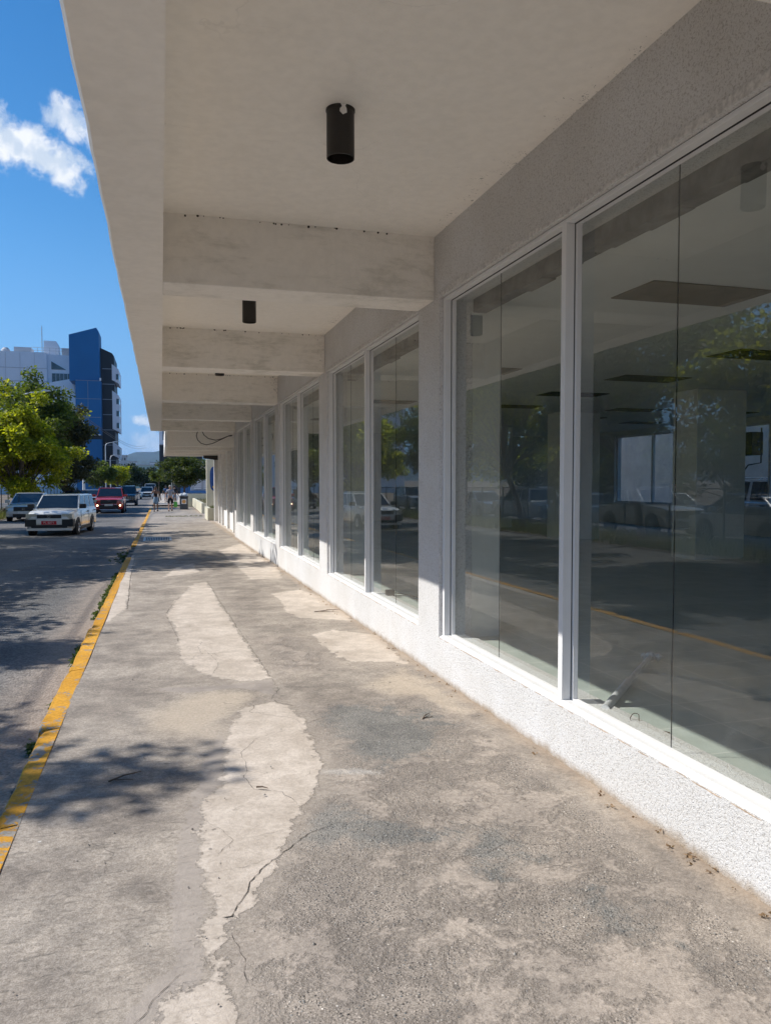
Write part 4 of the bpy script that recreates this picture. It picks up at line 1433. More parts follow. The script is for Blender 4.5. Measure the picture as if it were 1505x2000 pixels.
    if P.get('rails'):
        for s in (-1, 1):
            MB().tube([(rt + .1, s * wt * .92, H - .02), (rt + .2, s * wt * .93, H + .05), (wst - .2, s * wt * .93, H + .05), (wst - .05, s * wt * .92, H - .02)], .02, 6).build('roof_rail', M['chrome'], t)
    return t


VAN = dict(L=4.19, W=1.69, H=1.51, paint='p_white', belt=.98, hood=.95, nose=.86, wsb=.95, wst=.28, rt=-1.95, rb=-2.02, rear_axle=-1.22, front_axle=1.33, wr=.29, sidewin=3, clear=.22, tumble=.80,
           face=[('grille', -.42, .42, .66, .79, 'trim_black', -.12, .014), ('headlight', .44, .80, .65, .82, 'headlamp', -.2, -.005), ('headlight', -.80, -.44, .65, .82, 'headlamp', -.2, -.005),
                 ('bumper', -.44, .44, .44, .62, 'p_white', -.1, .03), ('bumper_corner', .44, .83, .36, .62, 'trim_black', -.3, .02), ('bumper_corner', -.83, -.44, .36, .62, 'trim_black', -.3, .02),
                 ('air_dam', -.62, .62, .31, .42, 'trim_black', -.12, .012), ('valance', -.78, .78, .21, .30, 'p_white', -.16, .0)],
           plate=dict(z=.50, mat='plate_red', text='PL 6671', ink='plate_white'), emblem=(.725, .05))
SEDAN = dict(L=4.6, W=1.76, H=1.48, paint='p_silver', belt=.95, hood=.93, nose=.78, boot=.98, wsb=1.0, wst=.15, rt=-1.0, rb=-1.75, rear_axle=-1.35, front_axle=1.38, wr=.32, sidewin=2, clear=.2, mirror='paint', skirt=False,
             face=[('grille', -.46, .46, .58, .78, 'trim_black', -.12, .012), ('grille_trim', -.5, .5, .55, .58, 'chrome', -.1, .02), ('headlight', .5, .84, .62, .80, 'headlamp', -.4, -.06), ('headlight', -.84, -.5, .62, .80, 'headlamp', -.4, -.06),
                   ('bumper', -.8, .8, .42, .55, 'p_silver', -.2, .006), ('air_dam', -.5, .5, .24, .42, 'trim_black', -.12, .01), ('fog_lamp', .56, .82, .28, .4, 'headlamp', -.3, -.02), ('fog_lamp', -.82, -.56, .28, .4, 'headlamp', -.3, -.02)],
             plate=dict(z=.48, mat='plate_white'), emblem=(.68, .06))
SUV = dict(L=4.5, W=1.86, H=1.72, paint='p_red', belt=1.1, hood=1.08, nose=.95, wsb=.9, wst=.2, rt=-1.75, rb=-2.1, rear_axle=-1.32, front_axle=1.4, wr=.36, sidewin=3, clear=.26, mirror='paint', rails=True,
           face=[('grille', -.52, .52, .66, .93, 'trim_black', -.12, .012), ('headlight', .52, .88, .74, .94, 'headlamp', -.4, -.04), ('headlight', -.88, -.52, .74, .94, 'headlamp', -.4, -.04),
                 ('chrome_bar', -.5, -.3, .6, .63, 'chrome', -.1, .02), ('chrome_bar', .3, .5, .6, .63, 'chrome', -.1, .02), ('air_dam', -.6, .6, .34, .58, 'trim_black', -.14, .015), ('skid_plate', -.58, .58, .25, .30, 'chrome', -.12, .02),
                 ('fog_lamp', .66, .76, .5, .6, 'lit', -.2, .006), ('fog_lamp', -.76, -.66, .5, .6, 'lit', -.2, .006)],
           plate=dict(z=.58, mat='plate_white'), emblem=(.9, .06))
UPV = dict(SUV, L=4.8, H=1.86, paint='p_navy', belt=1.15, hood=1.14, nose=1.02, face=[(f[0], f[1], f[2], f[3], f[4], 'trim_black' if f[5] == 'lit' else f[5], f[6], f[7]) for f in SUV['face']] +
           [('grille_bar', y, y + .03, .68, .92, 'chrome', -.02, .022) for y in np.arange(-.4, .41, .13)])
WSUV = dict(UPV, L=4.6, H=1.72, paint='p_white', belt=1.08, hood=1.06, nose=.96, face=[f for f in SUV['face'] if f[5] != 'lit'])
DOWN = R(-90)


def put(x, y):
    return (x, y, gz(y) - .148)


vehicle('station_wagon', 'white station wagon with a red licence plate and black bumper corners driving towards the camera', 'car', put(-3.93 + .25, 30.3 + 2.08), DOWN - R(6.5), VAN, 'traffic on the road')
vehicle('silver_sedan', 'silver sedan parked at the left kerb behind the white wagon', 'car', put(-6.80, 43.2 + 2.3), DOWN, SEDAN, 'cars parked along the left kerb')
vehicle('red_suv', 'red crossover with lit fog lamps following the white wagon', 'car', put(-3.36, 54.4 + 2.25), DOWN, SUV, 'traffic on the road')
vehicle('dark_suv', 'dark navy tall off-roader behind the red crossover', 'car', put(-3.15, 75.2 + 2.4), DOWN, UPV, 'traffic on the road')
vehicle('white_suv', 'white crossover far down the road coming towards the camera', 'car', put(-1.95, 113 + 2.3), DOWN, WSUV, 'traffic on the road')
vehicle('dark_hatchback', 'maroon car parked at the left kerb between the wagon and the red crossover', 'car', put(-6.15, 60 + 2.2), DOWN, dict(SEDAN, paint='p_maroon', H=1.52), 'cars parked along the left kerb')
vehicle('pale_hatchback', 'pale blue car parked at the left kerb behind the maroon car', 'car', put(-6.3, 76 + 2.2), DOWN, dict(SEDAN, paint='p_pale', H=1.5), 'cars parked along the left kerb')
BUS = dict(L=5.2, W=1.9, H=2.25, paint='p_white', belt=1.25, hood=1.2, nose=1.0, wsb=1.9, wst=1.2, rt=-2.5, rb=-2.58, rear_axle=-1.6, front_axle=1.75, wr=.34, sidewin=4, clear=.25, tumble=.86,
           face=[('grille', -.5, .5, .72, .88, 'trim_black', -.12, .012), ('headlight', .54, .86, .72, .92, 'headlamp', -.3, -.03), ('headlight', -.86, -.54, .72, .92, 'headlamp', -.3, -.03), ('bumper', -.85, .85, .35, .6, 'p_white', -.2, .02)], plate=dict(z=.5, mat='plate_red'))
vehicle('minibus', 'white minibus at the far kerb behind the two walkers', 'minibus', put(-1.75, 135), DOWN, BUS, 'traffic on the road')
# the car park opposite, seen in the window reflections and through the fence
lot = [(-13.6, 9, 'p_white', SEDAN, 'white sedan in the car park opposite the nearest window'), (-13.4, 14.6, 'p_silver', SEDAN, 'silver sedan in the car park near the front fence'), (-13.3, 20.2, 'p_white', SEDAN, 'white sedan in the car park between the silver sedan and the white crossover'),
       (-13.3, 25.8, 'p_white', SUV, 'white crossover in the car park next to the pale blue sedan'), (-13.4, 31.4, 'p_pale', SEDAN, 'pale blue sedan in the car park'), (-13.6, 37, 'p_white', WSUV, 'white crossover at the far end of the first car park row'), (-13.6, 42.6, 'p_silver', SEDAN, 'silver sedan at the far end of the first car park row'),
       (-17.6, 12, 'p_white', WSUV, 'white crossover in the second row of the car park'), (-17.8, 18.4, 'p_silver', SUV, 'silver crossover in the second row of the car park'), (-17.6, 25, 'p_navy', SEDAN, 'navy sedan in the second row of the car park'),
       (-17.6, 31.2, 'p_silver', SEDAN, 'silver sedan in the second row of the car park'), (-13.7, 50, 'p_white', SEDAN, 'white sedan parked behind the fence at left'), (-13.9, 57, 'p_silver', SUV, 'silver crossover parked behind the fence at left')]
for i, (x, y, p, spec, lab) in enumerate(lot):
    vehicle('parked_car', lab, 'car', (x, y, gz(y) - .168), R(90 if i % 3 else -90), dict(spec, paint=p, chrome=True, face=[f for f in spec['face'] if f[5] != 'lit']), 'cars in the car park')
vehicle('grey_suv', 'grey crossover parked in the yard behind the shop', 'car', (17.6, 20.2, -.05), R(90), dict(SUV, paint='p_silver', face=[f for f in SUV['face'] if f[5] != 'lit']))
o = MB().box(20.4, 20.7, -8, 60, -.8, 8.0).build('yard_wall', M['bwall'])  # real wall, its unseen upper part added to cut sky light
tag(o, 'high pale wall closing the yard behind the shop', 'wall')
sheet('yard', 14.25, 20.4, [-8, 63], -.05, M['asphalt'])
t = thing('air_conditioner', 'wall air conditioner with a bent pipe seen through the rear window', 'air conditioner', (14.6, 17.0, 2.6))
MB().box(0, .35, -.45, .45, -.3, .3).build('case', M['black'], t, bevel=.02)
MB().tube([(.2, -.55, .4), (.2, -.55, -.5), (.2, -.1, -.55), (.2, .1, -.75)], .02, 6).build('pipe', M['black'], t)

# ------------------------------------------------------------------ street furniture
M['lamp_grey'] = simple('lamp_post_paint', (.55, .56, .57), .45, .3)
def lamp(label, x, y, h, arm, side=1):
    t = thing('street_lamp', label, 'street lamp', (x, y, gz(y) - .15), 0, 'street lamps on the left')
    MB().tube([(0, 0, 0), (0, 0, h * .5), (0, 0, h - .5)], [.10, .08, .06], 10).build('pole', M['lamp_grey'], t, smooth=50)
    MB().tube([(0, 0, h - .52), (side * .12, 0, h - .2), (side * arm * .5, 0, h - .02), (side * arm, 0, h + .06)], [.055, .045, .04, .035], 8).build('arm', M['lamp_grey'], t, smooth=50)
    MB().prism([(side * (arm - .1), h + .02), (side * (arm + .55), h + .10), (side * (arm + .55), h + .16), (side * (arm + .2), h + .22), (side * (arm - .1), h + .13)], 'y', -.14, .14).build('lantern', M['lamp_grey'], t, bevel=.02)


lamp('grey street lamp whose arm reaches out of the yellow green tree', -9.05, 57, 8.15, 1.35)
lamp('tall grey street lamp standing against the dark end of the blue tower', -7.75, 120, 8.2, 1.15)
lamp('smaller street lamp close behind the tall one', -8.0, 135, 6.9, .6)
t = thing('utility_pole', 'pale concrete utility pole in front of the blue tower', 'utility pole', (-8.35, 93, gz(93) - .15))
MB().tube([(0, 0, 0), (0, 0, 9.2)], [.16, .10], 10).build('pole', M['bwall'], t, smooth=50)
MB().tube([(0, 0, 7.2), (.9, 0, 7.55), (1.5, 0, 7.6)], .035, 6).build('lamp_arm', M['lamp_grey'], t)
MB().box(1.4, 1.85, -.1, .1, 7.55, 7.68).build('lantern', M['lamp_grey'], t)
for k, (z0, z1, dx) in enumerate([(8.9, 9.2, 0), (8.3, 8.5, .5)]):
    pts = [(-8.35 + dx + (3 * i / 10), 93 + 200 * i / 10, z0 + (z1 - z0) * i / 10 - 1.6 * math.sin(math.pi * i / 10) + 5 * i / 10) for i in range(11)]
    o = MB().tube(pts, .03, 5).build('overhead_cable', M['black'])
    tag(o, ('upper' if k == 0 else 'lower') + ' thin overhead cable slung across the sky gap', 'cable', 'overhead cables')
for k, z in enumerate((7.6, 7.1)):
    pts = [(-8.4, 93 - 11 * i, z + .15 * k - .5 * math.sin(math.pi * (i % 3) / 3)) for i in range(11)]
    o = MB().tube(pts, .015, 5).build('overhead_cable', M['black'])
    tag(o, ('upper' if k == 0 else 'lower') + ' street cable running along the tree row opposite the shop', 'cable', 'overhead cables')

M['bin'] = simple('bin_plastic', (.045, .055, .065), .5)
M['bin_sign'] = simple('bin_sign_orange', (.75, .36, .10), .5)
M['white'] = simple('white_paint', (.75, .75, .73), .6)
M['bag'] = simple('clear_bag', (.60, .64, .66), .3, 0, .3, 8)
t = thing('litter_bin', 'dark grey litter bin with a round orange sign beside the planters', 'litter bin', (1.53, 56.8, gz(56.8)))
MB().box(-.28, .28, -.26, .26, .04, .86).build('body', M['bin'], t, bevel=.03)
MB().box(-.31, .31, -.29, .29, .86, .94).build('lid', M['black'], t, bevel=.02)
MB().box(-.31, .31, -.29, .29, .0, .05).build('base', M['bin'], t)
s_ = MB().box(-.17, .17, -.285, -.262, .40, .74).build('sign', M['white'], t)
MB().lathe([(0, -.297), (.13, -.297), (.13, -.287), (0, -.287)], (0, 0, .57), 'y', 20).build('disc', M['bin_sign'], s_)
t2 = MB()
r = random.Random(3)
bag = bpy.data.meshes.new('rubbish_bags')
bm = bmesh.new()
for (x, y, z, s) in [(-.15, 0, .10, .12), (.14, .05, .10, .12), (0, -.1, .08, .10), (.05, .1, .16, .09)]:
    res = bmesh.ops.create_icosphere(bm, subdivisions=3, radius=s, matrix=Matrix.Translation((x, y, z)))
    for v in res['verts']:
        d = (v.co - Vector((x, y, z)))
        v.co = Vector((x, y, z)) + d * (1 + .18 * math.sin(d.x * 60 + d.z * 40) * math.sin(d.y * 50 + 1) + r.uniform(-.05, .05))
bm.to_mesh(bag)
bm.free()
bag.materials.append(M['bag'])
bo = bpy.data.objects.new('rubbish_bag', bag)
C.objects.link(bo)
bo.location = (1.53, 56.8, gz(56.8) + .94)
tag(bo, 'crumpled pale plastic rubbish bags heaped on the litter bin', 'rubbish bag')

# ------------------------------------------------------------------ people
def skinned(name, chains, mat, parent=None, levels=1):
    """chains: list of lists of (x,y,z,r); points within 1 mm are welded; grown into one surface"""
    verts, rad, edges = [], [], []

    def vid(p):
        for i, q in enumerate(verts):
            if (Vector(q) - Vector(p[:3])).length < .001:
                return i
        verts.append(tuple(p[:3]))
        rad.append(p[3])
        return len(verts) - 1
    for ch in chains:
        ids = [vid(p) for p in ch]
        edges += list(zip(ids, ids[1:]))
    me = bpy.data.meshes.new(name)
    bm = bmesh.new()
    lay = bm.verts.layers.skin.verify()
    bvs = []
    for i, q in enumerate(verts):
        v = bm.verts.new(q)
        v[lay].radius = (rad[i], rad[i])
        v[lay].use_root = (i == 0)
        bvs.append(v)
    for a_, b_ in edges:
        if a_ != b_ and bm.edges.get((bvs[a_], bvs[b_])) is None:
            bm.edges.new((bvs[a_], bvs[b_]))
    bm.to_mesh(me)
    bm.free()
    o = bpy.data.objects.new(name, me)
    C.objects.link(o)
    md = o.modifiers.new('skin', 'SKIN')
    md.use_smooth_shade = True
    ss = o.modifiers.new('sub', 'SUBSURF')
    ss.levels = ss.render_levels = levels
    bpy.context.view_layer.update()
    dg = bpy.context.evaluated_depsgraph_get()
    me2 = bpy.data.meshes.new_from_object(o.evaluated_get(dg))
    bpy.data.objects.remove(o)
    me2.materials.clear()
    me2.materials.append(mat)
    me2.shade_smooth()
    o2 = bpy.data.objects.new(name, me2)
    C.objects.link(o2)
    if parent: o2.parent = parent
    return o2


M['skin_dark'] = simple('brown_skin', (.17, .085, .05), .5, 0, .06)
M['skin_light'] = simple('light_skin', (.42, .24, .17), .5, 0, .06)
M['hair'] = simple('dark_hair', (.015, .012, .01), .7)
M['hair_grey'] = simple('grey_hair', (.35, .32, .29), .7)
M['denim'] = simple('denim', (.16, .24, .33), .85, 0, .2, 20)
M['tee_grey'] = simple('grey_tee', (.27, .28, .32), .85)
M['cloth_black'] = simple('black_cloth', (.012, .012, .014), .9)
M['cloth_blue'] = simple('blue_shirt', (.06, .12, .25), .9)
M['green'] = simple('green_bag', (.10, .42, .06), .5)


def person(label, loc, rz, skin, top, bottom, hair, arm_l, arm_r, stride=.28, skirt=False, sleeves=True, group=None, scale=1.0):
    """faces -y; arm_* = (elbow, wrist) points; the figure is 1.70 m tall"""
    t = thing('person', label, 'person', loc, rz, group)
    t.scale = (scale,) * 3
    hip, ch, nk = (0, 0, .93), (0, .0, 1.25), (0, -.01, 1.45)
    chains = [[(0, 0, .93, .125), (0, .0, 1.08, .115), (0, .0, 1.25, .135), (0, -.005, 1.38, .12), (0, -.01, 1.46, .055), (0, -.03, 1.53, .06), (0, -.035, 1.60, .088), (0, -.03, 1.67, .065)],
              [(0, -.035, 1.60, .088), (0, -.125, 1.575, .016)],                                   # nose
              [(0, -.035, 1.60, .088), (-.088, -.02, 1.595, .018)], [(0, -.035, 1.60, .088), (.088, -.02, 1.595, .018)]]
    legs = []
    for s, f in ((-1, -stride), (1, stride)):
        k = (s * .10, f * .42 - .03, .50)
        an = (s * .10, f + (.05 if f > 0 else 0), .09 + (.05 if f > 0 else 0))
        legs.append((k, an))
        chains.append([(0, 0, .93, .125), (s * .09, 0, .86, .095), (*k, .058), (*an, .04), (an[0] + s * .01, an[1] - .13, .035 + (.02 if f > 0 else 0), .034), (an[0] + s * .015, an[1] - .20, .03, .025)])
    for s, (el, wr) in ((-1, arm_l), (1, arm_r)):
        sh = (s * .175, 0, 1.38)
        chains.append([(0, -.005, 1.38, .12), (*sh, .062), (*el, .042), (*wr, .030)])
        d = (Vector(wr) - Vector(el)).normalized()
        side = d.cross(Vector((0, 1, .2))).normalized()
        pm_ = Vector(wr) + d * .075
        for k in range(4):
            o1 = pm_ + side * (.028 - .019 * k)
            l = (.07, .08, .075, .055)[k]
            chains.append([(*wr, .030), (*o1, .014), (*(o1 + d * l * .55 + Vector((0, -.01, 0))), .0095), (*(o1 + d * l + Vector((0, -.025, 0))), .008)])
        th = Vector(wr) + side * .035 + d * .03
        chains.append([(*wr, .030), (*th, .013), (*(th + side * .012 + d * .045), .009)])
    skinned('body', chains, skin, t)
    # clothes
    ch = [[(0, 0, .93, .137), (0, 0, 1.08, .13), (0, 0, 1.25, .15), (0, -.005, 1.37, .13), (0, -.01, 1.42, .085)]]
    if sleeves:
        for s, (el, wr) in ((-1, arm_l), (1, arm_r)):
            e = Vector((s * .175, 0, 1.38)).lerp(Vector(el), .72)
            ch.append([(0, -.005, 1.37, .13), (s * .175, 0, 1.38, .076), (*e, .062)])
    else:
        ch = [[(0, 0, .95, .135), (0, 0, 1.08, .125), (0, 0, 1.22, .146), (0, -.002, 1.28, .13)]]
    skinned('shirt' if sleeves else 'vest_top', ch, top, t)
    if skirt:
        mb = MB().lathe([(.15, 1.0), (.17, .92), (.185, .78), (.19, .56), (.18, .55), (.15, .9)], n=18)
        mb.build('denim_skirt', bottom, t, smooth=60)
    else:
        ch = []
        for s, (k, an) in zip((-1, 1), legs):
            kk = Vector((s * .09, 0, .86)).lerp(Vector(k), 1.1)
            ch.append([(0, 0, .97, .14), (0, 0, .90, .14), (s * .095, 0, .82, .112), (*kk, .085)])
        skinned('shorts', ch, bottom, t)
    mb = MB().lathe([(.0, .115), (.05, .105), (.085, .07), (.098, .02), (.094, -.03), (.07, -.05)], (0, -.018, 1.62), 'z', 18)
    mb.v = [(x, y + .018 if z < 1.63 else y, z) for x, y, z in mb.v]
    mb.f = [f for f in mb.f if not all(mb.v[i][1] < -.06 and mb.v[i][2] < 1.66 for i in f)]
    mb.build('hair', hair, t, smooth=80)
    mb = MB()
    for s in (-1, 1):
        mb.lathe([(.0, -.006), (.011, -.004), (.011, .004), (0, .006)], (s * .033, -.118, 1.605), 'y', 8)
    mb.lathe([(.0, -.004), (.022, -.002), (.022, .002), (0, .004)], (0, -.112, 1.545), 'y', 8)
    mb.build('face_features', M['hair'], t)
    for (k, an) in legs:
        up = .05 if an[2] > .1 else 0
        MB().box(an[0] - .05, an[0] + .05, an[1] - .22, an[1] + .06, up * .3, .06 + up).build('shoe', M['cloth_black'], t, bevel=.02)
    return t


person('woman in a black vest and denim skirt walking with one hand raised to her face', (-.35, 52.8, gz(52.8)), 0, M['skin_dark'], M['cloth_black'], M['denim'], M['hair'],
       ((-.30, -.14, 1.18), (-.13, -.24, 1.46)), ((.27, .05, 1.12), (.32, -.06, .88)), .2, True, False, 'people walking on the pavement', .96)
man = person('man in a grey tee shirt and black shorts walking with a green bag', (.57, 53.5, gz(53.5)), 0, M['skin_light'], M['tee_grey'], M['cloth_black'], M['hair_grey'],
       ((-.28, .05, 1.12), (-.32, -.08, .88)), ((.28, .02, 1.11), (.31, -.04, .86)), .24, False, True, 'people walking on the pavement', 1.0)
t = thing('green_bag', 'bright green shopping bag in the hand of the man in grey', 'bag', (.57 + .33, 53.45, gz(53.5)))
MB().prism([(-.10, .62), (.10, .62), (.13, .42), (.11, .26), (-.11, .26), (-.13, .42)], 'y', -.06, .06).build('bag_body', M['green'], t, bevel=.025)
MB().tube([(-.06, 0, .61), (-.03, 0, .74), (0, 0, .78), (.03, 0, .74), (.06, 0, .61)], .008, 6).build('handle', M['green'], t)
person('distant walker in a blue shirt on the far pavement', (.45, 82, gz(82)), .1, M['skin_dark'], M['cloth_blue'], M['denim'], M['hair'],
       ((-.27, .05, 1.12), (-.30, -.08, .9)), ((.27, .02, 1.12), (.30, -.04, .9)), .22, False, True, 'people walking on the pavement', 1.0)
person('distant walker in black under the dome shaped tree', (1.25, 79, gz(79)), 2.9, M['skin_dark'], M['cloth_black'], M['denim'], M['hair'],
       ((-.27, .05, 1.12), (-.30, -.08, .9)), ((.27, .02, 1.12), (.30, -.04, .9)), .22, False, True, 'people walking on the pavement', 1.0)

# ------------------------------------------------------------------ buildings down the street
M['t_white'] = simple('white_cladding', (.66, .68, .72), .6, 0, .05, .15)
M['t_blue'] = simple('blue_cladding', (.003, .115, .30), .6, 0, .08, .1)
M['t_black'] = simple('black_cladding', (.010, .011, .015), .5, 0, .15, .2)
M['t_line'] = simple('joint_line', (.25, .27, .30), .6)
M['t_glass'] = simple('tower_glass', (.03, .05, .06), .08, 0, .3, .5, spec=.8)
M['t_grey'] = simple('grey_roof_plant', (.42, .43, .45), .7)
M['t_mint'] = simple('pale_green_wall', (.42, .52, .46), .8)

tw = thing('blue_tower', 'tall office tower with a blue slab black end bays and white balconies', 'office tower', (-14, 200, gz(200)))


def tp(mb, name, mat, par=tw, **k):
    o = mb.build(name, mat, None, **k)
    o.data.transform(Matrix.Translation(-Vector(par.location)))
    o.parent = par
    return o


tp(MB().prism([(-20.3, 24.9), (-13.65, 24.9), (-13.72, 36.6), (-14.25, 37.5), (-20.3, 35.6)], 'y', 195, 203), 'upper_slab', M['t_blue'])
tp(MB().box(-19.0, -13.42, 194.6, 203, 12.3, 25.05), 'lower_slab', M['t_blue'])
tp(MB().box(-19.0, -13.42, 195.2, 203, 11.3, 12.3), 'recess_band', M['t_black'])
tp(MB().box(-19.0, -13.42, 194.6, 203, -2, 11.3), 'base_slab', M['t_blue'])
mb = MB()
for z in (25.05, 20.8, 16.5):
    mb.box(-18.95, -13.45, 194.56, 194.62, z - .07, z + .02)
mb.box(-16.3, -16.22, 194.56, 194.62, 12.4, 24.9)
tp(mb, 'cladding_joint', M['t_line'])
tp(MB().prism([(-14.1, -2), (-10.4, -2), (-10.6, 31.6), (-11.0, 32.2), (-14.1, 33.6)], 'y', 198.5, 212), 'black_bay', M['t_black'])
mb = MB()
for z in np.arange(6.4, 32, 3.66):
    mb.box(-13.3, -10.5, 198.42, 198.6, z, z + .16)
tp(mb, 'floor_line', M['t_line'])
for (z0, z1) in ((25.0, 29.6), (13.3, 23.3), (6.9, 11.0)):
    b_ = tp(MB().prism([(-11.1, z0 + .8), (-9.6, z0), (-9.6, z1 - 1.2), (-11.1, z1)], 'y', 198.2, 210), 'balcony', M['t_white'])
    mb = MB()
    z = z0 + .9
    while z + 1.2 < z1 - .8:
        mb.box(-10.15, -9.55, 198.1, 204, z, z + 1.3)
        z += 2.9
    o_ = mb.build('window', M['t_glass'], None)
    o_.data.transform(Matrix.Translation(-Vector(tw.location)))
    o_.parent = b_
tp(MB().box(-13.68, -13.3, 194.5, 194.9, 25.1, 25.7), 'camera_housing', M['t_white'])
tp(MB().box(-10.5, -8.6, 199, 206, -2, 5.2), 'annex', M['t_white'])

wb_ = thing('white_office_block', 'white panelled office block with a triangular window left of the blue tower', 'office building', (-32, 210, gz(210)))
wp_ = lambda mb, n_, m_, **k: tp(mb, n_, m_, wb_, **k)
wp_(MB().box(-60, -26.4, 205, 225, -2, 32.7), 'left_wing', M['t_white'])
wp_(MB().box(-26.4, -20.0, 205.6, 225, -2, 32.3), 'centre_wing', M['t_white'])
mb = MB()
for z in (28.75, 25.6):
    mb.box(-60, -26.4, 204.93, 205.03, z, z + .12)
for x in np.arange(-58, -27, 3.2):
    mb.box(x, x + .06, 204.95, 205.02, 10, 32.4)
wp_(mb, 'panel_joint', M['t_grey'])
wp_(MB().prism([(-25.45, 28.75), (-22.1, 28.75), (-25.45, 30.7)], 'y', 205.5, 205.7), 'triangle_window', M['t_glass'])
f_ = wp_(MB().box(-25.4, -20.1, 205.5, 205.7, 25.4, 27.8), 'window_band', M['t_glass'])
mb = MB()
for x in np.arange(-25.4, -20, .9):
    mb.box(x, x + .12, 205.42, 205.52, 25.4, 27.8)
wp_(mb, 'window_bar', M['t_grey'])
wp_(MB().prism([(-26.6, -2), (-19.2, -2), (-19.4, 17), (-20.1, 26.3), (-24.7, 25.3), (-26.6, 24.8)], 'y', 202, 205.4), 'prow', M['t_white'])
wp_(MB().box(-34, -30.2, 207, 212, 32.7, 34.1), 'roof_plant', M['t_grey'])
wp_(MB().lathe([(0, 34.0), (.5, 33.95), (1.0, 33.4), (1.1, 32.7)], (-36, 208, 0), 'z', 16), 'roof_tank', M['t_grey'])
wp_(MB().prism([(-27.4, 32.3), (-23.9, 32.3), (-24.1, 35), (-24.6, 36.05), (-27.4, 36.05)], 'y', 208, 212), 'stair_head', M['t_white'])
wp_(MB().box(-23.2, -21.5, 206.5, 209, 32.3, 34.2), 'cooling_unit', M['t_grey'])
mb = MB()
for x in np.arange(-30, -20.2, 1.4):
    mb.tube([(x, 206, 32.3), (x, 206, 34.0)], .05, 5)
for z in (33.3, 34.0):
    mb.tube([(-30, 206, z), (-20.5, 206, z)], .05, 5)
wp_(mb, 'railing', M['t_grey'])
mb = MB().tube([(-27.6, 206.5, 32.5), (-27.6, 206.5, 39.4)], [.1, .06], 5)
for k in range(8):
    mb.tube([(-27.9, 206.5, 34 + k * .65), (-27.3, 206.5, 34.3 + k * .65)], .03, 4)
wp_(mb, 'aerial_mast', M['t_grey'])

rt_ = thing('grey_tower', 'pale tower with a dark lower half just left of the far canopy', 'office tower', (4, 185, gz(180)))
tp(MB().box(-.32, 9, 180, 195, 9.6, 17), 'upper_wall', M['t_white'], rt_)
tp(MB().box(-.32, 9, 180.1, 195, -2, 9.6), 'lower_wall', M['t_black'], rt_)
tp(MB().box(.45, 1.9, 179.9, 180.2, 10.6, 13.2), 'window', M['t_glass'], rt_)
tp(MB().box(-.32, 9, 179.9, 180.05, 9.5, 9.75), 'ledge', M['t_grey'], rt_)

def far_block(label, x0, x1, y0, z, mat, n=4, fl=2):
    t = thing('distant_building', label, 'building', ((x0 + x1) / 2, y0 + 5, gz(y0)), 0, 'buildings at the end of the road')
    tp(MB().box(x0, x1, y0, y0 + 12, -3, z), 'wall', mat, t)
    tp(MB().box(x0 - .3, x1 + .3, y0 - .3, y0 + 12.3, z, z + .4), 'roof', M['t_grey'], t)
    for f in range(fl):
        mb = MB()
        for i in range(n):
            a = x0 + (x1 - x0) * (i + .25) / n
            mb.box(a, a + (x1 - x0) * .5 / n, y0 - .06, y0 + .1, z - 2.2 - 3 * f, z - .9 - 3 * f)
        tp(mb, 'window_row', M['t_glass'], t)


far_block('pale green block with rows of windows at the end of the road', -14, -1.5, 380, 8.6, M['t_mint'], 7, 3)
far_block('small dark topped block beside the tower balconies', -19, -16.3, 400, 13.6, M['t_grey'], 2, 2)
far_block('white block low in the vista below the hills', -27, -12.5, 430, 11.4, M['t_white'], 6, 3)
far_block('low white block right of the vista', -6, 3, 460, 11.5, M['t_white'], 5, 2)

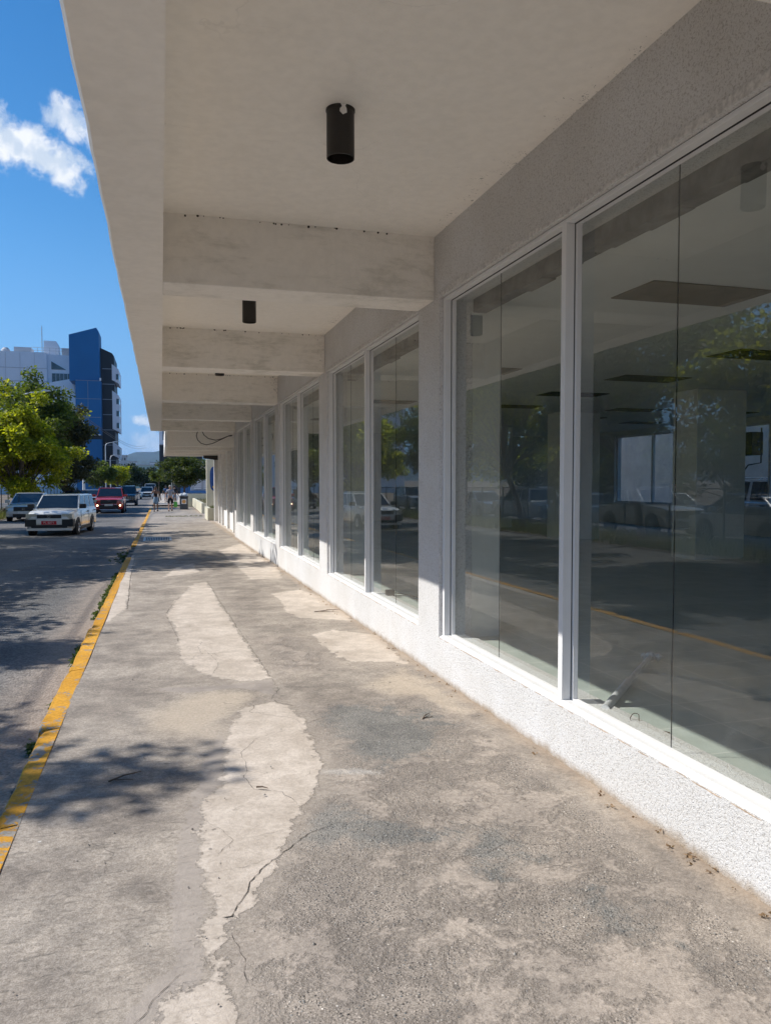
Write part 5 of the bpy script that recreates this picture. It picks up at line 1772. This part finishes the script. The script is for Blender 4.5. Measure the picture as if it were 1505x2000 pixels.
sh_ = thing('blue_fronted_shop', 'low shop with a blue front and louvred windows behind the dome tree', 'shop', (5, 88, gz(85)))
sp_ = lambda mb, n_, m_: tp(mb, n_, m_, sh_)
M['s_blue'] = simple('shop_blue', (.03, .14, .36), .5)
sp_(MB().box(3.0, 12, 84, 92, -1, 3.1), 'wall', M['t_grey'])
sp_(MB().box(2.6, 12.4, 83.2, 92.4, 3.1, 3.4), 'roof', M['bwall'])
sp_(MB().box(2.98, 12, 83.8, 84, -1, .55), 'blue_band', M['s_blue'])
for x in (3.3, 4.3, 5.4):
    mb = MB()
    for k in range(8):
        mb.box(x, x + .75, 83.9, 83.98, .75 + k * .22, .88 + k * .22)
    sp_(mb, 'louvre', M['t_white'])
t = thing('blue_screen', 'bright blue panel screen standing under the dome tree', 'screen', (2.35, 80, gz(80)))
for i in range(3):
    MB().box(-.5 + i * .34, -.5 + i * .34 + .31, -.03, .03, .05, 1.95).build('panel', M['s_blue'], t)
MB().box(-.55, .55, -.05, .05, 0, .05).build('foot', M['t_grey'], t)
t = thing('gate_post', 'pair of pale pink gate posts beside the far walkers', 'post', (1.05, 79.5, gz(79.5)))
MB().box(-.09, .02, -.08, .08, 0, 2.9).build('post', M['cream'], t)
MB().box(.14, .26, -.08, .08, 0, 2.9).build('post', M['cream'], t)
MB().box(.02, .14, -.05, .05, .6, 2.6).build('sign_board', M['p_maroon'], t)

# hills
M['hill'] = simple('hill_scrub', (.032, .045, .03), .95, 0, .45, .004)
nx, ny = 150, 30
vs, fs = [], []
rs = np.random.RandomState(12)
ph = rs.rand(12) * 6.28
for j in range(ny):
    for i in range(nx):
        x = -4500 + 8500 * i / (nx - 1)
        y = 4200 + 2600 * j / (ny - 1)
        t_ = math.sin(math.pi * min(1, j / (ny * .62)) / 2)
        hgt = 178 + 30 * math.sin(x / 420 + .9) + 20 * math.sin(x / 170 + ph[0]) + 9 * math.sin(x / 61 + ph[1]) + 5 * math.sin(x / 23 + ph[2]) + .018 * max(0, x + 200)
        rid = 14 * math.sin(x / 95 + y / 160 + ph[3]) + 8 * math.sin(x / 40 - y / 90)
        vs.append((x, y, -3 + hgt * t_ + rid * t_ * (1 - t_) * 3))
fs = [(j * nx + i, j * nx + i + 1, (j + 1) * nx + i + 1, (j + 1) * nx + i) for j in range(ny - 1) for i in range(nx - 1)]
o = structure(MB().add(vs, fs).build('hills', M['hill'], fix=False))
o.data.shade_smooth()

# the air: one even volume round everything
m, g = newmat('haze_air')
pv = g.n('ShaderNodeVolumePrincipled', Density=0.7e-4, Color=(.36, .64, 1.0), Anisotropy=.2)
g.out(None, pv.outputs[0])
hz = MB().box(-4600, 4600, -350, 7000, -6, 290).build('haze', m)
hz['kind'] = 'stuff'
hz.visible_shadow = True
